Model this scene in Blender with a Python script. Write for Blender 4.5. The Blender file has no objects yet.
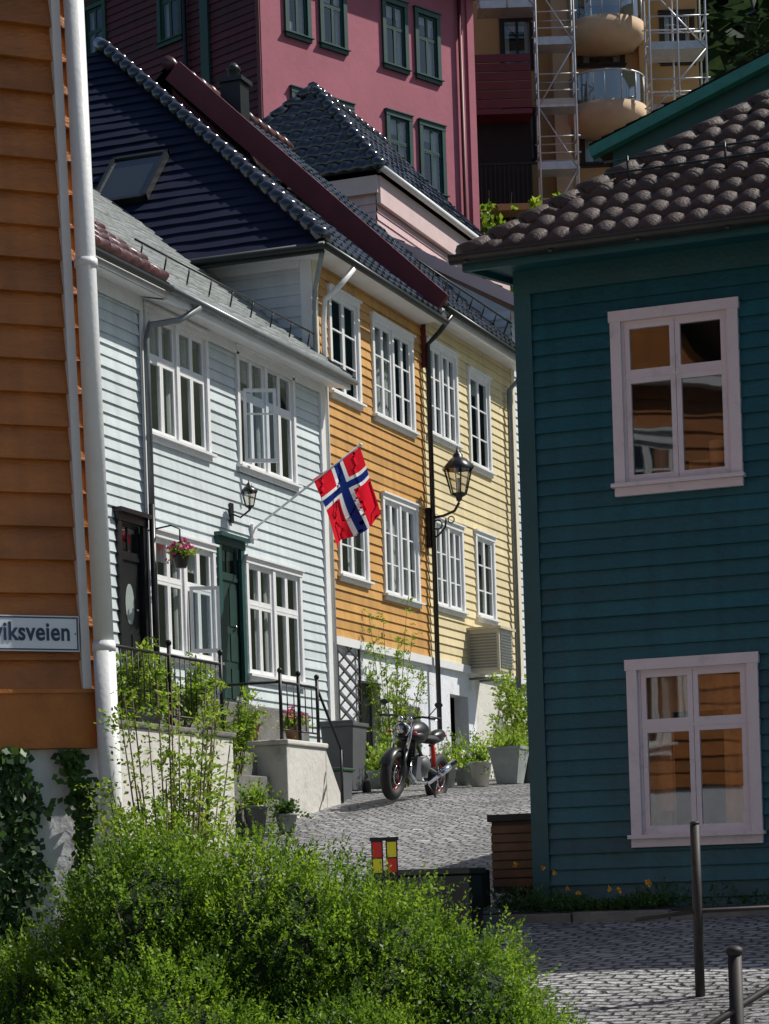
import bpy, bmesh, math, random
import numpy as np
from mathutils import Vector, Matrix
random.seed(7); rng=np.random.default_rng(7)
C=bpy.context.scene.collection
# ---------------------------------------------------------------- materials
def newmat(name):
    m=bpy.data.materials.new(name); m.use_nodes=True
    return m, m.node_tree, m.node_tree.nodes, m.node_tree.links
def sc(c,k): return (min(1,c[0]*k),min(1,c[1]*k),min(1,c[2]*k),1)
def mat(name,col,rough=.6,var=.12,scale=2.0,bump=0.0,bscale=40,metal=0,spec=.5,board=None,dirt=None,stretch=(1,1,1),coat=0,trans=0):
    m,t,N,L=newmat(name); b=N['Principled BSDF']
    b.inputs['Roughness'].default_value=rough; b.inputs['Metallic'].default_value=metal
    b.inputs['Specular IOR Level'].default_value=spec; b.inputs['Coat Weight'].default_value=coat
    tc=N.new('ShaderNodeTexCoord'); mp=N.new('ShaderNodeMapping'); mp.inputs['Scale'].default_value=stretch
    L.new(tc.outputs['Object'],mp.inputs['Vector'])
    nz=N.new('ShaderNodeTexNoise'); nz.inputs['Scale'].default_value=scale; nz.inputs['Detail'].default_value=6; nz.inputs['Roughness'].default_value=.65
    L.new(mp.outputs[0],nz.inputs['Vector'])
    cr=N.new('ShaderNodeValToRGB'); cr.color_ramp.elements[0].position=.3; cr.color_ramp.elements[1].position=.7
    cr.color_ramp.elements[0].color=sc(col,1-var) if dirt is None else (*dirt,1); cr.color_ramp.elements[1].color=sc(col,1+var*.5)
    if dirt is not None:
        cr.color_ramp.elements[0].position=.22; e=cr.color_ramp.elements.new(.42); e.color=sc(col,1)
    L.new(nz.outputs['Fac'],cr.inputs['Fac']); out=cr.outputs['Color']
    if board:
        h,z0,k=board
        sp=N.new('ShaderNodeSeparateXYZ'); L.new(tc.outputs['Object'],sp.inputs[0])
        a=N.new('ShaderNodeMath'); a.operation='SUBTRACT'; a.inputs[1].default_value=z0; L.new(sp.outputs['Z'],a.inputs[0])
        d=N.new('ShaderNodeMath'); d.operation='DIVIDE'; d.inputs[1].default_value=h; L.new(a.outputs[0],d.inputs[0])
        f=N.new('ShaderNodeMath'); f.operation='FLOOR'; L.new(d.outputs[0],f.inputs[0])
        w=N.new('ShaderNodeTexWhiteNoise'); w.noise_dimensions='1D'; L.new(f.outputs[0],w.inputs['W'])
        mr=N.new('ShaderNodeMapRange'); mr.inputs['To Min'].default_value=1-k; mr.inputs['To Max'].default_value=1+k*.6; L.new(w.outputs['Value'],mr.inputs['Value'])
        m2=N.new('ShaderNodeMapping'); m2.inputs['Scale'].default_value=(7,7,.35); L.new(tc.outputs['Object'],m2.inputs['Vector'])
        n5=N.new('ShaderNodeTexNoise'); n5.inputs['Scale'].default_value=1.2; n5.inputs['Detail'].default_value=5; L.new(m2.outputs[0],n5.inputs['Vector'])
        m5=N.new('ShaderNodeMapRange'); m5.inputs['From Min'].default_value=.35; m5.inputs['From Max'].default_value=.65; m5.inputs['To Min'].default_value=1-k*1.1; m5.inputs['To Max'].default_value=1.02; L.new(n5.outputs['Fac'],m5.inputs['Value'])
        mu=N.new('ShaderNodeMath'); mu.operation='MULTIPLY'; L.new(mr.outputs[0],mu.inputs[0]); L.new(m5.outputs[0],mu.inputs[1])
        vm=N.new('ShaderNodeVectorMath'); vm.operation='SCALE'; L.new(out,vm.inputs[0]); L.new(mu.outputs[0],vm.inputs['Scale']); out=vm.outputs[0]
    L.new(out,b.inputs['Base Color'])
    if bump:
        n2=N.new('ShaderNodeTexNoise'); n2.inputs['Scale'].default_value=bscale; n2.inputs['Detail'].default_value=4; L.new(mp.outputs[0],n2.inputs['Vector'])
        bp=N.new('ShaderNodeBump'); bp.inputs['Strength'].default_value=bump; bp.inputs['Distance'].default_value=.02; L.new(n2.outputs['Fac'],bp.inputs['Height']); L.new(bp.outputs[0],b.inputs['Normal'])
    if trans:
        tr=N.new('ShaderNodeBsdfTranslucent'); L.new(out,tr.inputs['Color']); mx=N.new('ShaderNodeMixShader'); mx.inputs[0].default_value=trans
        L.new(b.outputs[0],mx.inputs[1]); L.new(tr.outputs[0],mx.inputs[2]); L.new(mx.outputs[0],N['Material Output'].inputs[0])
    return m
def leafmat(name,c1,c2,c3,tw=.42):
    m,t,N,L=newmat(name); N.remove(N['Principled BSDF']); o=N['Material Output']
    g=N.new('ShaderNodeNewGeometry'); cr=N.new('ShaderNodeValToRGB'); e=cr.color_ramp.elements
    e[0].color=(*c1,1); e[1].color=(*c3,1); k=e.new(.5); k.color=(*c2,1)
    tc=N.new('ShaderNodeTexCoord'); nz=N.new('ShaderNodeTexNoise'); nz.inputs['Scale'].default_value=2.2; L.new(tc.outputs['Object'],nz.inputs['Vector'])
    ad=N.new('ShaderNodeMath'); ad.operation='MULTIPLY_ADD'; ad.inputs[1].default_value=.55; L.new(g.outputs['Random Per Island'],ad.inputs[0])
    ml=N.new('ShaderNodeMath'); ml.operation='MULTIPLY_ADD'; ml.inputs[1].default_value=1.3; ml.inputs[2].default_value=-.42; L.new(nz.outputs['Fac'],ml.inputs[0]); L.new(ml.outputs[0],ad.inputs[2])
    L.new(ad.outputs[0],cr.inputs['Fac'])
    d=N.new('ShaderNodeBsdfPrincipled'); d.inputs['Roughness'].default_value=.45; d.inputs['Specular IOR Level'].default_value=.35; L.new(cr.outputs[0],d.inputs['Base Color'])
    tr=N.new('ShaderNodeBsdfTranslucent'); hs=N.new('ShaderNodeHueSaturation'); hs.inputs['Hue'].default_value=.48; hs.inputs['Value'].default_value=1.9; L.new(cr.outputs[0],hs.inputs['Color']); L.new(hs.outputs[0],tr.inputs['Color'])
    mx=N.new('ShaderNodeMixShader'); mx.inputs[0].default_value=tw; L.new(d.outputs[0],mx.inputs[1]); L.new(tr.outputs[0],mx.inputs[2]); L.new(mx.outputs[0],o.inputs[0])
    return m
def glassmat(name,tint,base=.12,rough=.02):
    m,t,N,L=newmat(name); N.remove(N['Principled BSDF']); o=N['Material Output']
    fr=N.new('ShaderNodeLayerWeight'); fr.inputs[0].default_value=.5
    pw=N.new('ShaderNodeMath'); pw.operation='POWER'; pw.inputs[1].default_value=4; L.new(fr.outputs['Facing'],pw.inputs[0])
    ad=N.new('ShaderNodeMath'); ad.operation='MULTIPLY_ADD'; ad.inputs[1].default_value=.8; ad.inputs[2].default_value=base; ad.use_clamp=True; L.new(pw.outputs[0],ad.inputs[0])
    tr=N.new('ShaderNodeBsdfTransparent'); tr.inputs[0].default_value=(*tint,1)
    gl=N.new('ShaderNodeBsdfGlossy'); gl.inputs['Roughness'].default_value=rough; gl.inputs[0].default_value=(.9,.95,1,1)
    tc=N.new('ShaderNodeTexCoord'); nz=N.new('ShaderNodeTexNoise'); nz.inputs['Scale'].default_value=2.2; nz.inputs['Detail'].default_value=1; L.new(tc.outputs['Object'],nz.inputs[0])
    bp=N.new('ShaderNodeBump'); bp.inputs['Strength'].default_value=.35; bp.inputs['Distance'].default_value=.004; L.new(nz.outputs['Fac'],bp.inputs['Height']); L.new(bp.outputs[0],gl.inputs['Normal'])
    mx=N.new('ShaderNodeMixShader'); L.new(ad.outputs[0],mx.inputs[0]); L.new(tr.outputs[0],mx.inputs[1]); L.new(gl.outputs[0],mx.inputs[2]); L.new(mx.outputs[0],o.inputs[0])
    return m
def setts(name,c1,c2,mortar,bw=.15,rh=.10):
    m,t,N,L=newmat(name); b=N['Principled BSDF']; b.inputs['Roughness'].default_value=.55
    tc=N.new('ShaderNodeTexCoord'); nz=N.new('ShaderNodeTexNoise'); nz.inputs['Scale'].default_value=2.4; nz.inputs['Detail'].default_value=5; L.new(tc.outputs['Object'],nz.inputs[0])
    vm=N.new('ShaderNodeVectorMath'); vm.operation='MULTIPLY_ADD'; vm.inputs[1].default_value=(.30,.30,0); L.new(nz.outputs['Color'],vm.inputs[0]); L.new(tc.outputs['Object'],vm.inputs[2])
    br=N.new('ShaderNodeTexBrick'); br.inputs['Scale'].default_value=1; br.inputs['Brick Width'].default_value=bw; br.inputs['Row Height'].default_value=rh; br.inputs['Mortar Size'].default_value=.022; br.inputs['Mortar Smooth'].default_value=1.0; br.inputs['Bias'].default_value=-.1
    br.inputs['Color1'].default_value=(*c1,1); br.inputs['Color2'].default_value=(*c2,1); br.inputs['Mortar'].default_value=(*mortar,1); L.new(vm.outputs[0],br.inputs['Vector'])
    n2=N.new('ShaderNodeTexNoise'); n2.inputs['Scale'].default_value=.9; n2.inputs['Detail'].default_value=8; L.new(tc.outputs['Object'],n2.inputs[0])
    mr=N.new('ShaderNodeMapRange'); mr.inputs['From Min'].default_value=.3; mr.inputs['From Max'].default_value=.7; mr.inputs['To Min'].default_value=.6; mr.inputs['To Max'].default_value=1.25; L.new(n2.outputs[0],mr.inputs[0])
    s=N.new('ShaderNodeVectorMath'); s.operation='SCALE'; L.new(br.outputs['Color'],s.inputs[0]); L.new(mr.outputs[0],s.inputs['Scale']); L.new(s.outputs[0],b.inputs['Base Color'])
    n3=N.new('ShaderNodeTexNoise'); n3.inputs['Scale'].default_value=14; n3.inputs['Detail'].default_value=4; L.new(tc.outputs['Object'],n3.inputs[0])
    h=N.new('ShaderNodeMath'); h.operation='MULTIPLY_ADD'; h.inputs[1].default_value=-1.0; L.new(br.outputs['Fac'],h.inputs[0]); L.new(n3.outputs[0],h.inputs[2])
    bp=N.new('ShaderNodeBump'); bp.inputs['Strength'].default_value=1; bp.inputs['Distance'].default_value=.05; L.new(h.outputs[0],bp.inputs['Height']); L.new(bp.outputs[0],b.inputs['Normal'])
    return m
M={}
M['white']=mat('white_boards',(.62,.69,.70),.5,.1,1.5,.15,30,board=(.13,.5,.09))
M['whiteg']=mat('white_gable',(.66,.70,.74),.5,.1,1.5,.15,30,board=(.15,0,.08))
M['yellow']=mat('yellow_boards',(.62,.34,.105),.5,.16,1.8,.15,30,board=(.135,3.5,.13))
M['pale']=mat('pale_yellow_boards',(.74,.63,.38),.5,.1,1.5,.15,30,board=(.135,3.5,.08))
M['orange']=mat('orange_boards',(.48,.16,.026),.45,.28,3,.35,25,board=(.165,1.0,.16),stretch=(1,1,3))
M['orangetrim']=mat('orange_trim',(.48,.155,.024),.5,.28,4,.25,30)
M['brown']=mat('brown_orange_boards',(.30,.12,.035),.5,.2,3,board=(.16,0,.1))
M['teal']=mat('teal_boards',(.005,.095,.125),.5,.25,2.2,.3,25,board=(.125,-.3,.18),dirt=(.005,.055,.078))
M['tealtrim']=mat('teal_trim',(.005,.082,.10),.5,.2,3,.2,30)
M['trim']=mat('white_trim',(.78,.79,.79),.45,.08,4,.1,40)
M['trimp']=mat('lilac_white_trim',(.68,.61,.66),.5,.12,5,.2,50,dirt=(.46,.41,.44))
M['cream']=mat('cream_trim',(.74,.68,.52),.5,.08,4)
M['plaster']=mat('white_plaster',(.60,.59,.54),.9,.25,2.0,.5,12,dirt=(.28,.26,.22))
M['plasterw']=mat('clean_plaster',(.72,.74,.79),.9,.12,2.5,.5,12,dirt=(.42,.43,.43))
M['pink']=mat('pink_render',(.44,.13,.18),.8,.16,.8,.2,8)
M['maroon']=mat('unlit_maroon_boards',(.11,.014,.028),.6,.2,1.2,board=(.2,0,.25))  # side boards of the pink house, with their shade put into the colour
M['maroonroof']=mat('maroon_verge',(.15,.018,.026),.5,.25,2)
M['pinkw']=mat('pale_pink_boards',(.66,.47,.49),.6,.1,1.2,board=(.16,0,.08))
M['pinkfascia']=mat('pale_pink_fascia',(.74,.57,.57),.5,.1,2)
M['greentrim']=mat('dark_green_trim',(.012,.065,.057),.5,.2,3)
M['greenlt']=mat('aged_green_fascia',(.03,.19,.16),.5,.3,3)
M['doorgreen']=mat('green_door_paint',(.02,.05,.042),.4,.2,5)
M['black']=mat('black_paint',(.012,.013,.015),.35,.3,6)
M['iron']=mat('wrought_iron',(.02,.02,.022),.45,.3,20,metal=.4)
M['rust']=mat('rusty_rail',(.035,.03,.028),.6,.4,20,metal=.3)
M['navy']=mat('navy_slates',(.006,.011,.036),.7,.3,1.2,.1,20,spec=.2)
M['glaze']=mat('black_glazed_tiles',(.012,.015,.026),.14,.4,6,spec=.8,coat=.5)
M['tile']=mat('brown_concrete_tiles',(.066,.042,.036),.65,.6,5,.6,35,dirt=(.016,.013,.013))
M['redtile']=mat('dark_red_tiles',(.10,.04,.042),.3,.6,4,.2,30)
M['slate']=mat('grey_slates',(.24,.26,.26),.45,.5,7,.3,25,dirt=(.05,.055,.06))
M['gutter']=mat('grey_gutter',(.18,.20,.21),.4,.2,5,metal=.2)
M['gutterd']=mat('dark_gutter',(.03,.035,.035),.4,.3,5,metal=.3)
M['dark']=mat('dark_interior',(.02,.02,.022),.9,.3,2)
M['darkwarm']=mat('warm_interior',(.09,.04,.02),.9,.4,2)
M['curtain']=mat('white_curtain',(.62,.62,.6),.9,.15,6)
M['curtaino']=mat('amber_curtain',(.55,.24,.10),.9,.3,5)
M['glass']=glassmat('window_glass',(.78,.83,.83),.10)
M['glassb']=glassmat('blue_glass',(.3,.5,.6),.30,.08)
M['setts']=setts('granite_setts',(.42,.42,.43),(.24,.24,.25),(.085,.085,.08))
M['stone']=mat('granite',(.17,.165,.155),.85,.3,6,.6,20)
M['soil']=mat('soil',(.05,.045,.025),.95,.4,5,.6,20)
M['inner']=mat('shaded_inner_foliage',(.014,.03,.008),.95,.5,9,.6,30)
M['grass']=mat('hill_grass',(.05,.08,.02),.95,.5,.5,.6,6)
M['tan']=mat('tan_render',(.50,.30,.13),.8,.15,.8,.2,8)
M['tanl']=mat('light_tan_render',(.60,.42,.27),.8,.15,.8,.2,8)
M['steel']=mat('galvanised_steel',(.6,.61,.63),.4,.2,4,metal=.4)
M['chrome']=mat('chrome',(.7,.7,.72),.12,.1,4,metal=1)
M['rubber']=mat('rubber',(.015,.015,.016),.7,.2,20)
M['redrim']=mat('red_rim',(.45,.012,.016),.3,.1,5)
M['plasticg']=mat('grey_plastic',(.10,.105,.115),.5,.15,5)
M['bingreen']=mat('green_plastic',(.02,.08,.04),.5,.2,5)
M['pot']=mat('zinc_pot',(.30,.33,.32),.6,.25,6,.2,20)
M['terra']=mat('brown_pot',(.16,.08,.04),.7,.3,6)
M['wood']=mat('dark_wood',(.03,.022,.018),.7,.4,8,stretch=(1,1,.2))
M['bark']=mat('bark',(.10,.07,.045),.9,.3,10)
M['heat']=mat('cream_metal',(.55,.50,.40),.5,.1,4)
M['fred']=mat('flag_red',(.75,.012,.03),.75,.06,5,trans=.5); M['fwhite']=mat('flag_white',(.85,.85,.86),.75,.03,5,trans=.5); M['fblue']=mat('flag_blue',(.008,.03,.22),.75,.06,5,trans=.4)
M['mred']=mat('marker_red',(.65,.03,.02),.4,.1,5); M['myel']=mat('marker_yellow',(.8,.75,.03),.4,.1,5)
M['signw']=mat('sign_white',(.76,.81,.88),.35,.05,5); M['signb']=mat('sign_blue_black',(.02,.035,.09),.4,.1,5)
M['lampglass']=glassmat('lantern_glass',(.9,.88,.8),.15,.1)
M['leafbush']=leafmat('bush_leaves',(.035,.09,.010),(.09,.19,.016),(.20,.32,.025),.48)
M['leaflight']=leafmat('shrub_leaves',(.07,.15,.015),(.15,.26,.025),(.27,.38,.045),.48)
M['leafivy']=leafmat('ivy_leaves',(.014,.04,.012),(.035,.09,.02),(.09,.19,.03),.3)
M['leaffar']=leafmat('forest_leaves',(.010,.024,.012),(.022,.045,.018),(.04,.07,.022),.25)
M['petalp']=mat('pink_petals',(.75,.12,.35),.6,.1,5); M['petaly']=mat('yellow_petals',(.8,.42,.02),.6,.1,5); M['petalw']=mat('white_petals',(.75,.75,.7),.6,.1,5)
# ---------------------------------------------------------------- builder
class Fr:
    def __init__(s,O,u,n): s.O=Vector((O[0],O[1],0)); s.u=Vector((u[0],u[1],0)).normalized(); s.n=Vector((n[0],n[1],0)).normalized()
    def P(s,a,z,d): v=s.O+s.u*a+s.n*d; return (v.x,v.y,z)
ROW=lambda x: Fr((x,0),(0,1),(1,0))
FRY=lambda y: Fr((0,y),(1,0),(0,-1))
def empty(name,loc=(0,0,0)):
    e=bpy.data.objects.new(name,None); e.empty_display_size=.3; e.location=loc; C.objects.link(e); return e
class B:
    def __init__(s): s.v=[];s.f=[];s.m=[];s.sm=[];s.mats=[];s.M=None
    def mi(s,k):
        if k not in s.mats: s.mats.append(k)
        return s.mats.index(k)
    def add(s,vs,fs,k,smooth=False):
        o=len(s.v)
        if s.M is not None: vs=[tuple(s.M@Vector(v)) for v in vs]
        s.v+=[tuple(v) for v in vs]; s.f+=[tuple(i+o for i in f) for f in fs]; i=s.mi(k); s.m+=[i]*len(fs); s.sm+=[smooth]*len(fs)
    def quad(s,a,b,c,d,k): s.add([a,b,c,d],[(0,1,2,3)],k)
    def poly(s,pts,k): s.add(pts,[tuple(range(len(pts)))],k)
    BF=[(0,1,3,2),(4,6,7,5),(0,4,5,1),(2,3,7,6),(0,2,6,4),(1,5,7,3)]
    def fb(s,fr,s0,s1,z0,z1,d0,d1,k):
        s.add([fr.P(a,z,d) for a in (s0,s1) for z in (z0,z1) for d in (d0,d1)],B.BF,k)
    def box(s,x0,x1,y0,y1,z0,z1,k):
        s.add([(x,y,z) for x in (x0,x1) for y in (y0,y1) for z in (z0,z1)],B.BF,k)
    def beam(s,p0,p1,w,h,k,up=(0,0,1)):
        p0=Vector(p0);p1=Vector(p1);d=(p1-p0).normalized();r=d.cross(Vector(up)).normalized();u=r.cross(d)
        s.add([p+r*a*w/2+u*b*h/2 for p in (p0,p1) for a in (-1,1) for b in (-1,1)],B.BF,k)
    def tube(s,pts,r,k,seg=8,r1=None,cap=True):
        pts=[Vector(p) for p in pts];n=len(pts);vs=[];fs=[]
        ref=Vector((.13,.21,1)) if abs((pts[-1]-pts[0]).normalized().z)<.9 else Vector((1,.1,0))
        for i,p in enumerate(pts):
            d=(pts[min(i+1,n-1)]-pts[max(i-1,0)]).normalized(); a=d.cross(ref).normalized(); b=d.cross(a)
            rr=r if r1 is None else r+(r1-r)*i/(n-1)
            for j in range(seg):
                t=2*math.pi*j/seg; vs.append(p+a*math.cos(t)*rr+b*math.sin(t)*rr)
        for i in range(n-1):
            for j in range(seg): fs.append((i*seg+j,i*seg+(j+1)%seg,(i+1)*seg+(j+1)%seg,(i+1)*seg+j))
        if cap: fs+= [tuple(range(seg)),tuple((n-1)*seg+j for j in range(seg))]
        s.add(vs,fs,k,True)
    def lathe(s,c,prof,k,seg=16,axis=(0,0,1),sx=1,sy=1):
        ax=Vector(axis).normalized(); a=ax.orthogonal().normalized() if abs(ax.z)<.99 else Vector((1,0,0)); b=ax.cross(a); c=Vector(c); vs=[];fs=[]
        for r,h in prof:
            for j in range(seg):
                t=2*math.pi*j/seg; vs.append(c+ax*h+a*math.cos(t)*r*sx+b*math.sin(t)*r*sy)
        for i in range(len(prof)-1):
            for j in range(seg): fs.append((i*seg+j,i*seg+(j+1)%seg,(i+1)*seg+(j+1)%seg,(i+1)*seg+j))
        s.add(vs,fs,k,True)
    def torus(s,c,axis,R,r,k,seg=28,rs=8):
        ax=Vector(axis).normalized();a=ax.orthogonal().normalized();b=ax.cross(a);c=Vector(c);vs=[];fs=[]
        for i in range(seg):
            t=2*math.pi*i/seg;d=a*math.cos(t)+b*math.sin(t)
            for j in range(rs):
                q=2*math.pi*j/rs; vs.append(c+d*(R+r*math.cos(q))+ax*r*math.sin(q))
        for i in range(seg):
            for j in range(rs): fs.append((i*rs+j,i*rs+(j+1)%rs,((i+1)%seg)*rs+(j+1)%rs,((i+1)%seg)*rs+j))
        s.add(vs,fs,k,True)
    def ell(s,c,r,k,rot=None,seg=14,rings=9):
        vs=[];fs=[];c=Vector(c)
        for i in range(rings+1):
            p=math.pi*i/rings
            for j in range(seg):
                t=2*math.pi*j/seg; v=Vector((r[0]*math.sin(p)*math.cos(t),r[1]*math.sin(p)*math.sin(t),r[2]*math.cos(p)))
                if rot: v=rot@v
                vs.append(c+v)
        for i in range(rings):
            for j in range(seg): fs.append((i*seg+j,i*seg+(j+1)%seg,(i+1)*seg+(j+1)%seg,(i+1)*seg+j))
        s.add(vs,fs,k,True)
    def fin(s,name,parent=None,bevel=0):
        me=bpy.data.meshes.new(name); me.from_pydata(s.v,[],s.f)
        for k in s.mats: me.materials.append(M[k])
        me.polygons.foreach_set('material_index',s.m); me.polygons.foreach_set('use_smooth',s.sm); me.update()
        bm=bmesh.new(); bm.from_mesh(me); bmesh.ops.recalc_face_normals(bm,faces=bm.faces); bm.to_mesh(me); bm.free()
        ob=bpy.data.objects.new(name,me); C.objects.link(ob)
        if parent is not None: ob.parent=parent
        if bevel:
            md=ob.modifiers.new('b','BEVEL'); md.width=bevel; md.segments=2; md.limit_method='ANGLE'
        return ob
# ---------------------------------------------------------------- siding with real openings
def siding(b,fr,s0,s1,z0,z1,h,ops,k,dm=.022):
    nb=int(math.ceil((z1-z0)/h))
    for i in range(nb):
        zb=z0+i*h; zt=min(zb+h,z1); cuts={zb,zt}
        for o in ops:
            for z in (o[2],o[3]):
                if zb<z<zt: cuts.add(z)
        cuts=sorted(cuts); dmx=dm*random.uniform(.8,1.2)
        dep=lambda z: .002+dmx*(1-(z-zb)/h)
        for za,zc in zip(cuts[:-1],cuts[1:]):
            zm=(za+zc)/2; bl=sorted([(o[0],o[1]) for o in ops if o[2]<zm<o[3]]); cur=s0; iv=[]
            for p,q in bl:
                if p>cur: iv.append((cur,min(p,s1)))
                cur=max(cur,q)
            if cur<s1: iv.append((cur,s1))
            for p,q in iv:
                P=fr.P; b.quad(P(p,za,dep(za)),P(q,za,dep(za)),P(q,zc,dep(zc)),P(p,zc,dep(zc)),k)
                if za==zb: b.quad(P(p,zb,0),P(q,zb,0),P(q,zb,dep(zb)),P(p,zb,dep(zb)),k)
def sash(b,fr,s0,s1,z0,z1,rows,cols,k,d,w=.04,bar=.02,g='glass'):
    b.fb(fr,s0,s0+w,z0,z1,d-.02,d+.02,k); b.fb(fr,s1-w,s1,z0,z1,d-.02,d+.02,k)
    b.fb(fr,s0+w,s1-w,z0,z0+w*1.2,d-.019,d+.019,k); b.fb(fr,s0+w,s1-w,z1-w,z1,d-.019,d+.019,k)
    for r in rows:
        z=z0+(z1-z0)*r; b.fb(fr,s0+w,s1-w,z-bar/2,z+bar/2,d-.014,d+.014,k)
    for c in cols:
        a=s0+(s1-s0)*c; b.fb(fr,a-bar/2,a+bar/2,z0+w,z1-w,d-.012,d+.012,k)
    # each pane set at a minutely different angle, as real glass is
    ta,tb=random.uniform(-.0025,.0025),random.uniform(-.003,.003)
    b.quad(fr.P(s0+w/2,z0+w/2,d-ta-tb),fr.P(s1-w/2,z0+w/2,d+ta-tb),fr.P(s1-w/2,z1-w/2,d+ta+tb),fr.P(s0+w/2,z1-w/2,d-ta+tb),g)
def curtain(b,fr,s0,s1,z0,z1,d,k):
    n=max(4,int((s1-s0)/.03)); vs=[]
    for i in range(n+1):
        a=s0+(s1-s0)*i/n; dd=d+.018*math.sin(i*1.9+s0*5)
        vs+= [fr.P(a,z0,dd),fr.P(a,z1,dd)]
    b.add(vs,[(2*i,2*i+2,2*i+3,2*i+1) for i in range(n)],k,True)
def win(b,fr,s0,s1,z0,z1,k='trim',tw=.1,units=1,leaves=2,rows=(.66,),cols=(),inner='dark',cur='curtain',curt=True,td=.05,sillw=.05,gk='glass',trans=None,cap=True,um=.08):
    b.fb(fr,s0,s0+tw,z0+tw*.8,z1-tw,.002,td,k); b.fb(fr,s1-tw,s1,z0+tw*.8,z1-tw,.002,td,k)
    b.fb(fr,s0-.01,s1+.01,z1-tw,z1,.002,td+.008,k)
    if cap: b.fb(fr,s0-.03,s1+.03,z1,z1+.025,.002,td+.04,k)
    b.fb(fr,s0,s1,z0,z0+tw*.8,.002,td+.006,k); b.fb(fr,s0-sillw,s1+sillw,z0+tw*.8,z0+tw*.8+.03,.002,td+.05,k)
    a0,a1,c0,c1=s0+tw,s1-tw,z0+tw*.8+.03,z1-tw
    W=(a1-a0); um=um if units>1 else 0; uw=(W-um*(units-1))/units
    for u in range(units):
        p=a0+u*(uw+um)
        if u>0: b.fb(fr,p-um,p,c0,c1,-.03,td-.01,k)
        b.fb(fr,p,p+.02,c0,c1,-.05,.02,k); b.fb(fr,p+uw-.02,p+uw,c0,c1,-.05,.02,k)
        b.fb(fr,p+.02,p+uw-.02,c1-.02,c1,-.05,.019,k); b.fb(fr,p+.02,p+uw-.02,c0,c0+.02,-.05,.019,k)
        q0,q1,y0,y1=p+.02,p+uw-.02,c0+.02,c1-.02
        lw=(q1-q0)/leaves
        for l in range(leaves):
            if trans:
                zt=y0+(y1-y0)*trans
                sash(b,fr,q0+l*lw+.002,q0+(l+1)*lw-.002,y0,zt-.01,rows,cols,k,-.005,g=gk)
                sash(b,fr,q0+l*lw+.002,q0+(l+1)*lw-.002,zt+.01,y1,(),cols,k,-.005,g=gk)
            else: sash(b,fr,q0+l*lw+.002,q0+(l+1)*lw-.002,y0,y1,rows,cols,k,-.005,g=gk)
        if trans: b.fb(fr,q0,q1,zt-.01,zt+.01,-.03,.018,k)
        if curt:
            cw=(q1-q0)*random.uniform(.12,.3); curtain(b,fr,q0-.01,q0+cw,y0-.02,y1+.02,-.14,cur); cw=(q1-q0)*random.uniform(.12,.3); curtain(b,fr,q1-cw,q1+.01,y0-.02,y1+.02,-.14,cur)
            if random.random()<.6: curtain(b,fr,q0,q1,y1-(y1-y0)*random.uniform(.12,.3),y1+.02,-.12,cur)
            if random.random()<.5: b.fb(fr,q0+.1,q0+.2,y0-.02,y0+random.uniform(.15,.3),-.12,-.06,random.choice(['pot','terra','curtain']))
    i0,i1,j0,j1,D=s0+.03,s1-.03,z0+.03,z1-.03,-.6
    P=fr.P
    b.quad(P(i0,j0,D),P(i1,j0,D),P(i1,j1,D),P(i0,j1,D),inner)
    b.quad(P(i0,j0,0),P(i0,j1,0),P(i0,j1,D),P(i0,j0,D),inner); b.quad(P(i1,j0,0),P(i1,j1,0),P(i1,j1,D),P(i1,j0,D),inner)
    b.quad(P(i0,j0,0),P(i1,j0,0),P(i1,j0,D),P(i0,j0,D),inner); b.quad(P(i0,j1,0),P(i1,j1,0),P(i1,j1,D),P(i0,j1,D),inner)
    return (s0+.03,s1-.03,z0+.03,z1-.03)
def door(b,fr,s0,s1,z0,z1,k,trim='trim',tw=.09,light=True,dk='dark',oval=False):
    b.fb(fr,s0,s0+tw,z0,z1-tw,.002,.05,trim); b.fb(fr,s1-tw,s1,z0,z1-tw,.002,.05,trim); b.fb(fr,s0-.03,s1+.03,z1-tw,z1,.002,.06,trim)
    b.fb(fr,s0-.05,s1+.05,z1,z1+.05,.002,.12,trim)
    a0,a1=s0+tw,s1-tw; zt=z1-tw-.42
    b.fb(fr,a0,a1,z0,zt,-.06,-.02,k); b.fb(fr,a0,a1,zt,zt+.05,-.06,.0,k)
    sash(b,fr,a0,a1,zt+.05,z1-tw,(),(.5,),k,-.03); b.quad(fr.P(a0,zt,-.3),fr.P(a1,zt,-.3),fr.P(a1,z1,-.3),fr.P(a0,z1,-.3),dk)
    w=a1-a0;h=zt-z0
    if oval:
        n=20; am=(a0+a1)/2; zm=z0+h*.68
        b.poly([fr.P(am+w*.2*math.cos(6.283*i/n),zm+h*.15*math.sin(6.283*i/n),-.016) for i in range(n)],'curtain')
        b.poly([fr.P(am+w*.2*math.cos(6.283*i/n),zm+h*.15*math.sin(6.283*i/n),-.012) for i in range(n)],'glass')
    for (p,q) in ((.1,.46),(.54,.9)):
        for (c,d) in ((.06,.3),(.34,.46)) if oval else ((.06,.3),(.36,.58),(.64,.94)):
            b.fb(fr,a0+w*p,a0+w*q,z0+h*c,z0+h*d,-.02,-.008,k)
    b.tube([fr.P(a1-.08,z0+1.0,0),fr.P(a1-.16,z0+1.0,.02)],.012,'chrome',6)
    return (s0+.03,s1-.03,z0,z1-.03)
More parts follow.
